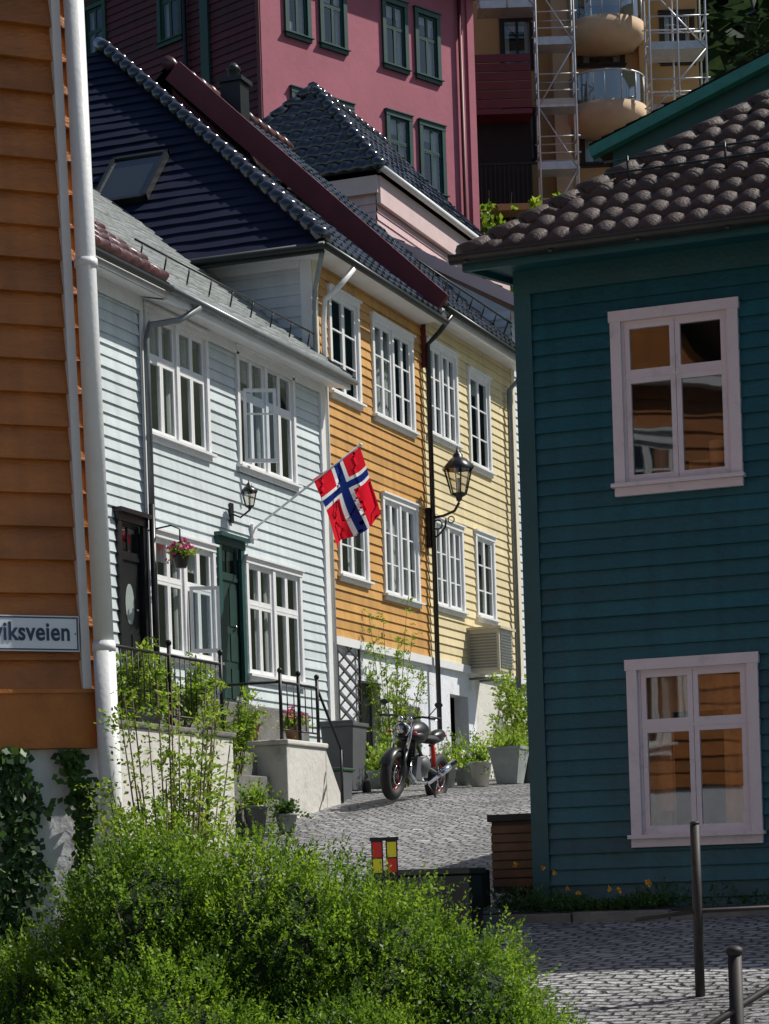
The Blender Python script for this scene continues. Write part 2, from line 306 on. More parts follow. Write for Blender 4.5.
# ---------------------------------------------------------------- roofs
def roof_face(b,pts,k,tw=.24,course=.34,amp=.03,seg=6,lift=.03,pw=1.4):
    pts=[Vector(p) for p in pts]; O=pts[0]; a=(pts[1]-pts[0]).normalized(); n=a.cross(pts[2]-pts[0]).normalized()
    if n.z<0: n=-n
    up=n.cross(a); 
    if up.z<0: up=-up
    S=[(p-O).dot(a) for p in pts]; T=[(p-O).dot(up) for p in pts]
    s0,s1,T1=min(S),max(S),max(T); ns=int((s1-s0)/tw*seg)+1; nr=int(T1/course)+1
    vs=[];fs=[]; tj=[random.uniform(-.007,.007) for _ in range(4000)]
    for j in range(nr):
        base=len(vs); jit=random.uniform(-.004,.004)
        for r,(l,off) in enumerate(((j*course,lift-.022),(j*course,lift+.016),((j+1)*course,lift-.012))):
            for i in range(ns+1):
                s=s0+(s1-s0)*i/ns; ph=(i/seg)%1.0; w=amp*(abs(math.cos(math.pi*ph))**pw if amp>0 else 0)
                wob=.006*math.sin(s*1.7+j)+jit+tj[(int(i/seg+.5)*37+j*91)%4000]
                vs.append(O+a*s+up*(l+(tj[(int(i/seg+.5)*53+j*17)%4000] if r<2 else 0))+n*(off+w+wob if r else off-.03))
        for r in range(2):
            for i in range(ns): fs.append((base+r*(ns+1)+i,base+r*(ns+1)+i+1,base+(r+1)*(ns+1)+i+1,base+(r+1)*(ns+1)+i))
    bm=bmesh.new(); bv=[bm.verts.new(v) for v in vs]
    for f in fs: bm.faces.new([bv[i] for i in f])
    cen=sum(pts,Vector())/len(pts)
    for i in range(len(pts)):
        p,q=pts[i],pts[(i+1)%len(pts)]
        if i==0: continue
        e=(q-p)
        if e.length<1e-4: continue
        pn=e.cross(n).normalized()
        if (cen-p).dot(pn)>0: pn=-pn
        bmesh.ops.bisect_plane(bm,geom=bm.verts[:]+bm.edges[:]+bm.faces[:],plane_co=p,plane_no=pn,clear_outer=True)
    bm.verts.ensure_lookup_table(); idx={v:i for i,v in enumerate(bm.verts)}
    b.add([v.co.copy() for v in bm.verts],[tuple(idx[v] for v in f.verts) for f in bm.faces],k,amp>0)
    bm.free()
    b.poly([p-n*.03 for p in pts],k)
def ridge(b,p0,p1,k,r=.11,step=.36):
    p0=Vector(p0);p1=Vector(p1);L=(p1-p0).length;d=(p1-p0)/L;n=max(1,int(L/step))
    for i in range(n):
        a=p0+d*(L*i/n-.03); c=p0+d*(L*(i+1)/n+.03)
        b.tube([a+Vector((0,0,.035)),c+Vector((0,0,.02))],r*1.05,k,8,r1=r*.86)
# ---------------------------------------------------------------- foliage
def leaves_mesh(name,base,dirs,nrm,length,width,mk,parent=None):
    n=len(base); side=np.cross(dirs,nrm); side/=np.linalg.norm(side,axis=1,keepdims=True)+1e-9
    L=length[:,None];Wd=width[:,None]
    up=nrm
    v=np.empty((n,4,3)); v[:,0]=base; v[:,1]=base+dirs*L*.45+side*Wd*.5+up*L*.08; v[:,2]=base+dirs*L; v[:,3]=base+dirs*L*.45-side*Wd*.5+up*L*.08
    me=bpy.data.meshes.new(name); me.vertices.add(n*4); me.vertices.foreach_set('co',v.reshape(-1)); me.loops.add(n*4); me.loops.foreach_set('vertex_index',np.arange(n*4))
    me.polygons.add(n); me.polygons.foreach_set('loop_start',np.arange(n)*4); me.update(calc_edges=True)
    me.materials.append(M[mk]); ob=bpy.data.objects.new(name,me); C.objects.link(ob)
    if parent is not None: ob.parent=parent
    return ob
def nrmz(a): return a/(np.linalg.norm(a,axis=1,keepdims=True)+1e-9)
def sprays(name,org,dr,L,m,leaf,wid,mk,parent=None,droop=.1):
    n=len(org); t=np.tile(np.linspace(.08,1,m),n); o=np.repeat(org,m,0); d=np.repeat(dr,m,0); LL=np.repeat(L,m)
    rnd=nrmz(rng.normal(size=(n,3))); side=nrmz(np.cross(dr,rnd)); sd=np.repeat(side,m,0)*np.where(np.tile(np.arange(m),n)%2==0,1,-1)[:,None]
    bs=o+d*(LL*t)[:,None]; bs[:,2]-=droop*LL*t*t
    ld=nrmz(d*.6+sd*.8*(1.15-t)[:,None]+rng.normal(size=(n*m,3))*.25)
    nn=nrmz(rng.normal(size=(n*m,3))*.5+np.array([0,0,1.0])+np.cross(d,sd)*.5)
    k=rng.uniform(.6,1.2,n*m)*(1.1-.5*t)
    return leaves_mesh(name,bs,ld,nn,leaf*k,wid*k,mk,parent)
def blobs(bl,n,zmin=-.4):
    r=np.array([[*b] for b in bl]); vol=(r[:,3]*r[:,5]); idx=rng.choice(len(bl),n*3,p=vol/vol.sum())
    w=nrmz(rng.normal(size=(n*3,3))); k=(w[:,2]>zmin); idx=idx[k];w=w[k]
    rad=r[idx,3:6]*(rng.uniform(.78,1.0,len(idx))*(1+.07*np.sin(w[:,0]*9+idx)+.06*np.sin(w[:,1]*11+w[:,2]*7)+.05*np.sin(w[:,0]*23+w[:,2]*19)))[:,None]
    p=r[idx,:3]+w*rad; keep=np.ones(len(p),bool)
    for j in range(len(bl)):
        q=(p-r[j,:3])/r[j,3:6]; keep&=~((np.linalg.norm(q,axis=1)<.74)&(idx!=j))
    return p[keep][:n],w[keep][:n]
def bush(name,bl,n,m,Ls,leaf,wid,mk,zmin=-.4,upb=.5):
    e=empty(name); p,w=blobs(bl,n,zmin); d=nrmz(w+np.array([0,0,upb])+rng.normal(size=p.shape)*.4)
    LL=rng.uniform(*Ls,len(p)); LL=np.where(rng.random(len(p))<.03,LL*1.7,LL)
    sprays('leaves',p,d,LL,m,leaf,wid,mk,e)
    b=B()
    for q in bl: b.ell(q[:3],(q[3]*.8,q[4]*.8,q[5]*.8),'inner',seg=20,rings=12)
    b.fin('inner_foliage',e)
    b=B()
    for i in range(0,70):
        q=p[i*len(p)//70]; cc=min(bl,key=lambda t:(t[0]-q[0])**2+(t[1]-q[1])**2)
        b.tube([(cc[0],cc[1],cc[2]-cc[5]*.8),tuple((np.array(cc[:3])+q)/2),tuple(q)],.008,'bark',5,r1=.003)
    b.fin('branches',e); return e
# ================================================================ TERRAIN
PY=[-60,-10,0,8,13,16.2,18.5,22,25,27.2,30,34,40,42,46,52,60,75,120,200,300,600,900]
PZ=[-3.5,-1.95,-1.6,-1.25,-.85,-.5,-.26,.25,.65,.97,1.25,1.5,1.8,1.95,3,7,13,20,38,66,118,260,380]
def gz(y): return float(np.interp(y,PY,PZ))
def grid(name,xs,ys,fz,k,parent=None):
    nx=len(xs);vs=[(x,y,fz(x,y)) for y in ys for x in xs]; fs=[(j*nx+i,j*nx+i+1,(j+1)*nx+i+1,(j+1)*nx+i) for j in range(len(ys)-1) for i in range(nx-1)]
    b=B(); b.add(vs,fs,k,True); return b.fin(name,parent)
ys=sorted(set(list(np.linspace(-10,47,120))+list(np.linspace(47,320,80))+[-900,-300,-60,400,600,900]))
xs=sorted(set(list(np.linspace(-60,30,60))+[-900,-400,-200,-120,80,200,400,900]))
grid('ground',xs,ys,lambda x,y:gz(y)-.05+(0 if y<47 else .8*math.sin(x*.21+y*.13)*min(1,(y-47)/20)),'grass')
def sz(x,y): return gz(y)+.02*math.sin(x*1.1+y*.7)+.015*math.sin(x*2.3-y*.9)
grid('cobbled_street',list(np.linspace(-12.7,4,50)),list(np.linspace(-6,47,160)),sz,'setts')
b=B()
xs2=np.linspace(-6.0,4,14)
for i in range(13):
    x0,x1=xs2[i],xs2[i+1]; b.box(x0+.005,x1-.005,17.72,17.84,-.6,gz(17.8)+.07+.008*math.sin(i*2.2),'stone')
b.fin('kerb',None,.012)
b=B(); b.box(-6.0,4,17.841,18.5,-.7,gz(18.2)+.04,'soil'); b.fin('planting_bed')
# ================================================================ ORANGE HOUSE
Pn=(-5.50,10.73); FO=Fr(Pn,(.676,.737),(.737,-.676)); FOs=Fr(Pn,(-.737,.676),(.676,.737))
E=empty('orange_wooden_house',(Pn[0],Pn[1],.7)); HE=5.25
b=B()
siding(b,FO,-4,-.10,1.0,HE,.165,[],'orange',.034)
b.fb(FO,-4,.0,.73,1.0,-.05,.045,'orangetrim'); b.fb(FO,-4,.0,1.0,1.02,-.05,.06,'orangetrim')
b.fb(FO,-4,-.02,-1.6,.728,-.08,-.01,'plasterw'); b.fb(FO,-.10,.0,1.021,HE,-.1,.03,'orangetrim')
oo=[win(b,FOs,1.0,1.9,1.35,2.75),win(b,FOs,2.7,3.6,1.35,2.75),win(b,FOs,1.0,1.9,3.6,4.75),win(b,FOs,2.7,3.6,3.6,4.75)]  # unseen side windows, added to break up the reflection in the teal panes
siding(b,FOs,.1,4.5,1.0,HE,.165,oo,'orange',.03); b.fb(FOs,0,4.5,-1.6,.99,-.08,-.01,'plasterw')
q=FO.P(-4,0,0); b.quad(FO.P(-4,-1.6,0),FO.P(-4,-1.6,-4.5),FO.P(-4,HE,-4.5),FO.P(-4,HE,0),'orange')
b.fb(FO,-4.2,.25,HE,HE+.1,-4.7,.3,'trim')
ev=HE+.12
roof_face(b,[FO.P(-4.3,ev,.4),FO.P(.35,ev,.4),FO.P(.35,ev+2.2,-2.2),FO.P(-4.3,ev+2.2,-2.2)],'tile',seg=4)
roof_face(b,[FO.P(.35,ev,-4.8),FO.P(-4.3,ev,-4.8),FO.P(-4.3,ev+2.2,-2.2),FO.P(.35,ev+2.2,-2.2)],'tile',seg=4)
b.poly([FO.P(.0,HE,0),FO.P(.0,HE,-4.4),FO.P(.0,ev+2.1,-2.2)],'orange')
b.poly([FO.P(-4.0,HE,0),FO.P(-4.0,HE,-4.4),FO.P(-4.0,ev+2.1,-2.2)],'orange')
o1=b.fin('walls_and_roof',E)
b=B()
b.tube([FO.P(-.075,HE,.10),FO.P(-.075,1.05,.10)],.050,'trim',16); b.tube([FO.P(-.075,1.25,.10),FO.P(-.075,-.35,.10)],.055,'trim',16)
b.fb(FO,-.175,-.13,1.02,HE,.002,.05,'trim')
for z in (1.2,3.1,5.0): b.tube([FO.P(-.075,z,.10),FO.P(-.075,z+.04,.10)],.058,'trim',16)
o2=b.fin('drainpipe',E)
for o in (o1,o2): o.matrix_parent_inverse=Matrix.Translation((-Pn[0],-Pn[1],-.7))
E.rotation_euler=(Matrix.Rotation(math.radians(.8),4,Vector((.357,-.934,0)))).to_euler()
S=empty('street_name_sign')
b=B(); b.fb(FO,-.72,-.195,1.20,1.375,.05,.058,'signw')
for (a,c,d,e) in ((-.715,-.20,1.362,1.369),(-.715,-.20,1.206,1.213),(-.207,-.20,1.213,1.362),(-.715,-.708,1.213,1.362)): b.fb(FO,a,c,d,e,.058,.0595,'signb')
for (a,z) in ((-.215,1.288),(-.70,1.288)): b.tube([FO.P(a,z,.055),FO.P(a,z,.062)],.004,'gutter',8)
b.fin('plate',S)
cu=bpy.data.curves.new('lettering','FONT'); cu.body='viksveien'; cu.size=.125; cu.align_x='RIGHT'; cu.extrude=.0012; cu.offset=.0026; cu.space_character=1.05
cu.materials.append(M['signb']); t=bpy.data.objects.new('lettering',cu); C.objects.link(t); t.parent=S
R=Matrix((( .676,0,.737),(.737,0,-.676),(0,1,0))).to_4x4(); t.matrix_world=Matrix.Translation(FO.P(-.24,1.255,.060))@R@Matrix.Diagonal((.82,1,1,1))
# ================================================================ ROW HOUSES
def hpipe(b,pts,r,k): b.tube(pts,r,k,8)
FW=ROW(-12.4)
E=empty('white_wooden_house'); b=B(); ops=[]
ops.append(door(b,FW,24.33,25.05,2.25,4.32,'black','black',oval=True))
ops.append(win(b,FW,22.2,23.6,5.28,6.8,units=1)); ops.append(win(b,FW,22.2,23.6,2.7,4.2,units=1))
siding(b,FW,18,25.14,1.0,6.95,.13,ops,'white'); b.box(-18,-12.4,18,18.1,.5,6.9,'white'); b.box(-12.47,-12.39,18,25.1,-.5,1.0,'plaster')
b.fb(FW,18,25.14,6.75,6.95,.03,.05,'trim')
b.fin('front_wall',E)
b=B(); roof_face(b,[(-12.0,17.8,7.05),(-12.0,25.06,7.05),(-16.4,25.06,10.6),(-16.4,17.8,10.6)],'redtile',amp=.045); roof_face(b,[(-20.8,25.06,7.02),(-20.8,17.8,7.02),(-16.4,17.8,10.54),(-16.4,25.06,10.54)],'redtile',seg=3)
b.beam((-12.05,17.8,6.93),(-12.05,25.08,6.93),.05,.12,'trim'); b.quad((-12.4,18,6.93),(-12.4,25.1,6.93),(-12.05,25.1,6.86),(-12.05,18,6.86),'trim')
b.tube([(-11.96,17.8,6.96),(-11.96,25.1,6.96)],.045,'gutterd'); b.fin('roof',E)
E=empty('white_wooden_house'); b=B(); ops=[]
for (a,c,z0,z1) in ((25.20,26.93,5.28,6.84),(27.78,29.66,5.29,6.88),(25.22,26.94,2.72,4.23),(27.86,29.68,2.65,4.22)):
    ops.append(win(b,FW,a,c,z0,z1,tw=.07,units=2,leaves=2,rows=(),trans=.64))
ops.append(door(b,FW,27.03,27.8,2.3,4.38,'doorgreen','greentrim'))
siding(b,FW,25.14,30.62,1.0,6.95,.13,ops,'white'); b.fb(FW,30.55,30.7,1,6.95,.0,.05,'trim'); b.fb(FW,25.08,25.15,1,6.95,.024,.045,'trim')
b.fb(FW,25.18,30.55,6.78,6.95,.026,.05,'trim'); b.fb(FW,25.14,30.7,.5,1.0,-.1,.0,'plaster'); b.box(-18,-12.45,30.6,30.68,.5,6.9,'white')
b.fin('front_wall',E)
b=B(); roof_face(b,[(-12.0,25.1,6.99),(-12.0,30.85,6.99),(-16.4,30.85,10.51),(-16.4,25.1,10.51)],'slate',tw=.3,course=.22,amp=.012,seg=2,lift=.02)
roof_face(b,[(-20.8,30.85,6.99),(-20.8,25.1,6.99),(-16.4,25.1,10.51),(-16.4,30.85,10.51)],'slate',tw=.3,course=.3,amp=0,seg=1)
b.beam((-12.04,25.1,6.90),(-12.04,30.85,6.90),.05,.12,'trim'); b.quad((-12.4,25.1,6.92),(-12.4,30.8,6.92),(-12.05,30.8,6.84),(-12.05,25.1,6.84),'trim')
b.beam((-12.0,30.87,6.94),(-16.4,30.87,10.46),.05,.16,'gutterd'); ridge(b,(-16.4,25.1,10.55),(-16.4,30.85,10.55),'slate')
b.tube([(-11.96,25.1,6.96),(-11.96,30.9,6.94)],.045,'gutter')
hpipe(b,[(-11.95,25.85,6.9),(-12.1,25.6,6.72),(-12.3,25.2,6.6),(-12.3,25.1,6.4),(-12.3,25.1,4.5)],.038,'gutter'); hpipe(b,[(-12.3,25.1,4.5),(-12.3,25.1,1.9)],.04,'black')
for y in np.linspace(25.4,30.5,9): b.tube([(-12.5,y,7.42),(-12.45,y,7.62)],.012,'gutterd',5)
b.tube([(-12.45,25.2,7.62),(-12.45,30.7,7.62)],.014,'gutterd',6)
b.fin('roof',E)
b=B(); FC=Fr((-12.35,27.93),(.86,.5),(.5,-.86)); sash(b,FC,0,.42,5.42,6.36,(.66,),(),'trim',0)
FC=Fr((-12.35,26.15),(.86,.5),(.5,-.86)); sash(b,FC,0,.36,2.86,3.66,(),(),'trim',0)
b.fin('open_casement',E)
FY=ROW(-12.5)
E=empty('yellow_wooden_house'); b=B(); ops=[]
yk=dict(tw=.075,rows=(.33,.66),um=.07)
ops.append(win(b,FY,31.25,32.42,6.86,8.42,units=1,**yk)); ops.append(win(b,FY,32.93,34.68,6.82,8.38,units=2,**yk))
ops.append(win(b,FY,31.35,32.5,4.30,5.80,units=1,**yk)); ops.append(win(b,FY,33.13,34.65,4.21,5.78,units=2,**yk))
siding(b,FY,30.86,35.12,3.5,8.72,.135,ops,'yellow'); b.fb(FY,30.70,30.86,3.4,8.72,-.02,.04,'cream')
b.fb(FY,30.70,35.14,3.38,3.5,-.02,.06,'trim')
FYn=Fr((-12.5,30.7),(-1,0),(0,-1)); siding(b,FYn,.0,8,5.5,8.72,.15,[],'whiteg'); b.fb(FYn,-.02,.14,5.5,8.72,.0,.035,'trim'); b.fb(FYn,.14,8,8.56,8.72,.026,.05,'trim')
b.fb(FY,30.7,32.0,.5,3.38,-.25,-.01,'plasterw'); b.fb(FY,32.9,33.4,.5,3.38,-.25,-.01,'plasterw'); b.fb(FY,32.0,32.9,2.95,3.38,-.25,-.012,'plasterw')
b.fb(FY,33.4,34.6,2.7,3.38,-.25,-.012,'plasterw'); b.fb(FY,34.6,35.14,.5,3.38,-.25,-.01,'plasterw'); b.fb(FY,30.8,35.1,.5,3.3,-.5,-.4,'dark'); b.fb(FY,32.0,32.9,.5,2.95,-.2,-.15,'black')
b.fin('walls',E)
b=B(); A0=(-17.72,34.8,13.69)
roof_face(b,[(-23.3,30.2,8.74),(-12.1,30.2,8.74),A0],'navy',tw=.3,course=.25,amp=0,seg=1,lift=-.01)
roof_face(b,[(-12.1,30.2,8.74),(-12.1,35.0,8.74),(-17.72,35.0,13.69),A0],'glaze')
ridge(b,(-12.1,30.2,8.78),(-17.72,34.8,13.74),'glaze',.11,.34)
b.poly([(-23.3,30.2,8.7),(-12.1,30.2,8.7),(-12.1,30.75,8.66),(-23.3,30.75,8.66)],'trim'); b.poly([(-12.1,30.2,8.7),(-12.1,35.1,8.7),(-12.55,35.1,8.66),(-12.55,30.2,8.66)],'trim')
b.beam((-23.3,30.22,8.66),(-12.1,30.22,8.66),.05,.12,'gutterd'); b.tube([(-12.05,30.15,8.68),(-12.05,35.1,8.66)],.05,'gutterd'); b.tube([(-23,30.14,8.7),(-12.05,30.14,8.68)],.05,'gutterd')
hpipe(b,[(-12.05,31.2,8.6),(-12.2,31.05,8.35),(-12.4,30.95,8.15),(-12.42,30.93,7.8),(-12.42,30.93,1.9)],.04,'trim')
hpipe(b,[(-12.15,30.3,8.65),(-12.4,30.6,8.2),(-12.44,30.66,7.9),(-12.44,30.72,1.6)],.035,'pot')
nv=Vector((0,-.733,.68)); u2=Vector((0,.68,.733))
def rw(c,w,h):
    c=Vector(c); a=Vector((1,0,0))
    for (p,q,r,s,k,o) in ((-w,w,-h,-h+.06,'gutterd',.1),(-w,w,h-.06,h,'gutterd',.1),(-w,-w+.06,-h,h,'gutterd',.1),(w-.06,w,-h,h,'gutterd',.1)):
        vs=[c+a*x+u2*y+nv*z for x in (p,q) for y in (r,s) for z in (0,o)]; b.add(vs,B.BF,k)
    for z,k in ((.07,'glass'),(.045,'dark')): b.poly([c+a*x+u2*y+nv*z for x,y in ((-w+.05,-h+.05),(w-.05,-h+.05),(w-.05,h-.05),(-w+.05,h-.05))],k)
yy=31.8; rw((-15.75,yy,8.74+(yy-30.2)*4.95/4.6),.46,.62)
b.fin('roof',E)
E=empty('pale_yellow_wooden_house'); b=B(); ops=[]
ops.append(win(b,FY,35.3,36.76,6.94,8.5,units=2,**yk)); ops.append(win(b,FY,37.3,38.42,6.76,8.42,units=1,**yk))
ops.append(win(b,FY,35.37,36.78,4.26,5.72,units=2,**yk)); ops.append(win(b,FY,37.4,38.4,4.28,5.76,units=1,**yk))
siding(b,FY,35.16,39.66,3.5,8.85,.135,ops,'pale'); b.fb(FY,39.66,39.82,1,8.85,-.02,.04,'cream'); b.fb(FY,35.14,39.82,3.38,3.5,-.02,.06,'trim')
b.fb(FY,35.14,36.0,.8,3.38,-.25,-.01,'plasterw'); b.fb(FY,36.9,37.3,.8,3.38,-.25,-.01,'plasterw'); b.fb(FY,36.0,36.9,3.0,3.38,-.25,-.012,'plasterw'); b.fb(FY,37.3,39.82,.8,3.38,-.25,-.012,'plaster'); b.fb(FY,35.3,39,.8,3.3,-.5,-.4,'dark')
b.poly([(-12.4,35.12,8.7),(-16.6,35.12,12.95),(-16.6,35.12,8),(-12.4,35.12,8)],'maroonroof'); b.box(-20.5,-12.5,39.7,39.8,1,8.8,'pale')
b.fin('walls',E)
b=B(); roof_face(b,[(-12.1,35.0,8.93),(-12.1,39.95,8.93),(-16.6,39.95,13.25),(-16.6,35.0,13.25)],'glaze')
roof_face(b,[(-21.1,39.95,8.93),(-21.1,35.0,8.93),(-16.6,35.0,13.25),(-16.6,39.95,13.25)],'glaze',seg=3)
b.beam((-12.08,34.98,8.90),(-16.5,34.98,13.18),.10,.36,'maroonroof'); ridge(b,(-16.6,35,13.3),(-16.6,39.95,13.3),'redtile')
b.poly([(-12.1,35.1,8.88),(-12.1,39.9,8.88),(-12.55,39.9,8.84),(-12.55,35.1,8.84)],'trim')
b.beam((-12.12,35.05,8.82),(-12.12,39.95,8.82),.05,.12,'trim'); b.tube([(-12.03,35.1,8.87),(-12.03,39.95,8.85)],.05,'gutterd')
hpipe(b,[(-12.03,35.3,8.8),(-12.2,35.2,8.55),(-12.38,35.12,8.35),(-12.38,35.1,2.2)],.04,'black')
hpipe(b,[(-12.03,39.4,8.8),(-12.4,39.3,8.4),(-12.4,39.3,3.0)],.045,'gutter')
for y in np.linspace(35.3,39.7,8): b.tube([(-12.6,y,9.45),(-12.5,y,9.68)],.014,'gutterd',5)
b.tube([(-12.5,35.1,9.68),(-12.5,39.9,9.68)],.016,'gutterd',6)
b.box(-16.28,-15.92,36.3,36.65,12.2,13.35,'black'); b.box(-16.33,-15.87,36.25,36.7,13.35,13.42,'gutterd'); b.lathe((-16.1,36.47,13.42),[(.10,0),(.10,.14),(.13,.17),(.04,.28),(0,.28)],'gutterd')
b.fin('roof',E)
E=empty('white_wooden_house'); b=B(); ops=[]
for (z0,z1) in ((7.5,9.1),(4.6,6.2)): ops+= [win(b,FY,40.35,41.6,z0,z1),win(b,FY,42.6,44.2,z0,z1,units=2)]
siding(b,FY,39.84,47,1.2,9.9,.14,ops,'whiteg'); b.box(-21,-12.5,46.9,47,1,9.9,'whiteg'); FH=Fr((-12.5,39.84),(-1,0),(0,-1)); siding(b,FH,0,8,8.5,9.9,.14,[],'whiteg')
b.fin('walls',E); b=B(); roof_face(b,[(-12.1,39.9,9.95),(-12.1,47.2,9.95),(-16.8,47.2,12.6),(-16.8,39.9,12.6)],'tile',seg=4); roof_face(b,[(-21.5,47.2,9.95),(-21.5,39.9,9.95),(-16.8,39.9,12.6),(-16.8,47.2,12.6)],'tile',seg=3)
b.poly([(-12.5,39.86,9.9),(-21,39.86,9.9),(-16.8,39.86,12.5)],'whiteg'); b.tube([(-12.05,39.8,9.9),(-12.05,47.2,9.9)],.06,'trim'); b.beam((-12.1,39.85,9.9),(-16.8,39.85,12.55),.05,.2,'pinkfascia'); b.fin('roof',E)
E=empty('pale_pink_wooden_house'); b=B()
FH=ROW(-17.0); ops=[win(b,FH,47,48.3,11.6,13.2,leaves=2),win(b,FH,50,51.3,11.6,13.2)]
siding(b,FH,45.4,53.8,4,14.2,.16,ops,'pinkw'); FH2=Fr((-17,45.4),(-1,0),(0,-1)); siding(b,FH2,0,4.3,4,14.2,.16,[],'pinkw'); b.box(-21.3,-21.2,45.4,53.8,4,14.2,'pinkw'); b.box(-21.3,-17,53.7,53.8,4,14.2,'pinkw')
b.fb(FH,45.35,53.85,13.75,14.3,.03,.12,'pinkfascia'); b.fb(FH2,-.08,4.4,13.95,14.3,.03,.12,'pinkfascia')
b.fin('walls',E); b=B()
e=[(-16.8,45.2,14.4),(-16.8,54,14.4),(-21.5,54,14.4),(-21.5,45.2,14.4)]; r0=(-19.14,47.5,17.0); r1=(-19.14,51.9,17.0)
roof_face(b,[e[0],e[1],r1,r0],'glaze',tw=.3,amp=.05); roof_face(b,[e[3],e[0],r0],'glaze',tw=.3,course=.36,amp=.06,seg=8); roof_face(b,[e[2],e[3],r0,r1],'glaze',seg=3); roof_face(b,[e[1],e[2],r1],'glaze',seg=3)
ridge(b,e[0],r0,'glaze',.13); ridge(b,e[3],r0,'glaze',.13); ridge(b,r0,r1,'glaze',.13)
b.tube([(-16.75,45.2,14.38),(-16.75,54,14.38)],.07,'trim'); b.fin('roof',E)
# ================================================================ BIG PINK HOUSE
FP=Fr((-23.6,55.22),(.39,.921),(.921,-.39)); FPs=Fr((-23.6,55.22),(-.921,.39),(-.39,-.921))
E=empty('pink_apartment_house'); b=B(); ops=[]
kw=dict(k='greentrim',tw=.13,rows=(),cur='curtain',trans=.62,inner='dark',td=.07)
for a,c in ((.82,1.74),(2.07,3.06),(4.4,5.38),(5.66,6.65)): ops.append(win(b,FP,a,c,21.5,23.4,**kw))
ops.append(win(b,FP,.95,3.2,18.3,20.25,units=2,**kw))
for a,c in ((4.42,5.42),(5.7,6.72)): ops.append(win(b,FP,a,c,18.4,20.4,**kw))
for a,c in ((.9,1.9),(4.4,5.4),(5.7,6.7)): ops.append(win(b,FP,a,c,15.4,17.3,**kw))
P=FP.P
cut=sorted({8,24.3,*[o[2] for o in ops],*[o[3] for o in ops]})
for za,zc in zip(cut[:-1],cut[1:]):
    cur=0
    for p,q in sorted((o[0],o[1]) for o in ops if o[2]<(za+zc)/2<o[3]):
        if p>cur: b.quad(P(cur,za,0),P(p,za,0),P(p,zc,0),P(cur,zc,0),'pink')
        cur=max(cur,q)
    b.quad(P(cur,za,0),P(8,za,0),P(8,zc,0),P(cur,zc,0),'pink')
b.fb(FP,7.75,8.02,8,24.3,.0,.06,'pink'); b.fb(FP,-.0,8,17.55,17.65,.0,.05,'pink')
b.tube([FP.P(7.4,24.3,.1),FP.P(7.4,10,.1)],.06,'maroonroof')
ops=[win(b,FPs,2.88,3.83,22.0,23.9,k='greentrim',tw=.13,rows=(),trans=.62,td=.07),win(b,FPs,5.9,6.85,22.0,23.9,k='greentrim',tw=.13,rows=(),trans=.62,td=.07)]
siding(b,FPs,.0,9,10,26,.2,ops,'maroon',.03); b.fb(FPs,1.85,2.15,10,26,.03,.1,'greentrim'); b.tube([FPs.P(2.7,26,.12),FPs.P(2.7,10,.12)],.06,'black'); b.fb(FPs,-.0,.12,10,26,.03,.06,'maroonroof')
b.fb(FP,0,.02,24.3,26,-.1,0,'pink'); b.quad(FP.P(8,8,0),FP.P(8,8,-9),FP.P(8,26,-9),FP.P(8,24.3,0),'pink')
b.fb(FP,.0,8.4,24.3,24.5,-9,.7,'black'); b.fb(FP,-.3,8.4,24.5,26.5,-9,.3,'maroonroof')
b.fin('walls',E)
# ================================================================ SCAFFOLDED APARTMENTS
E=empty('tan_apartment_building'); FA=Fr((-23.4,71.4),(.934,.357),(.357,-.934)); b=B()
ops=[win(b,FA,a,a+1.1,z,z+1.7,k='wood',tw=.1,rows=(),inner='dark') for a in (.9,5.9) for z in (22.4,25.3,28.2)]
ops+= [win(b,FA,3.3,4.8,z,z+1.9,k='wood',tw=.1,rows=(),inner='dark') for z in (22.2,25.3)]
P=FA.P; cut=sorted({12,34,*[o[2] for o in ops],*[o[3] for o in ops]}); AE=7.1
for za,zc in zip(cut[:-1],cut[1:]):
    cur=-3
    for p,q in sorted((o[0],o[1]) for o in ops if o[2]<(za+zc)/2<o[3]):
        b.quad(P(cur,za,0),P(p,za,0),P(p,zc,0),P(cur,zc,0),'tan'); cur=q
    b.quad(P(cur,za,0),P(AE,za,0),P(AE,zc,0),P(cur,zc,0),'tan')
b.fb(FA,2.5,3.0,12,34,.0,.5,'tanl'); b.fb(FA,5.2,5.6,12,34,0,.4,'tan'); b.fb(FA,AE-.3,AE,12,34,-6,.01,'tan'); b.fb(FA,-3,AE,34,34.4,-6,.4,'black')
for zc in (26.2,23.6,28.9):
    c=P(4.15,zc,0.3); b.lathe(c,[(0,-.55),(.9,-.5),(1.25,-.2),(1.25,.25),(1.15,.25),(1.15,.0)],'tanl',28)
    b.lathe(c,[(1.2,.25),(1.2,1.15)],'glassb',28); b.torus((c[0],c[1],zc+1.17),(0,0,1),1.2,.03,'steel',28,6)
    for j in range(14):
        t=2*math.pi*j/14; b.tube([(c[0]+1.2*math.cos(t),c[1]+1.2*math.sin(t),zc+.2),(c[0]+1.2*math.cos(t),c[1]+1.2*math.sin(t),zc+1.15)],.02,'steel',5)
b.fin('walls',E)
b=B(); 
for i in range(6): b.fb(FA,-.3,1.7,23.5+i*.28,23.74+i*.28,2.0,2.05,'maroonroof')
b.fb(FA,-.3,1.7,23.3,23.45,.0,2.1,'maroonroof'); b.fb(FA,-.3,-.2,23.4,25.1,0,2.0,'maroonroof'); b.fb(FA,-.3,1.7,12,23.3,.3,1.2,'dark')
for i in range(14): b.fb(FA,-.2+i*.14,-.17+i*.14,20.6,21.8,1.9,1.93,'iron')
b.fb(FA,-.3,1.8,21.8,21.86,1.88,1.95,'iron'); b.fb(FA,-.3,1.8,20.4,20.6,.3,2.0,'tan')
b.fin('timber_balcony',E)
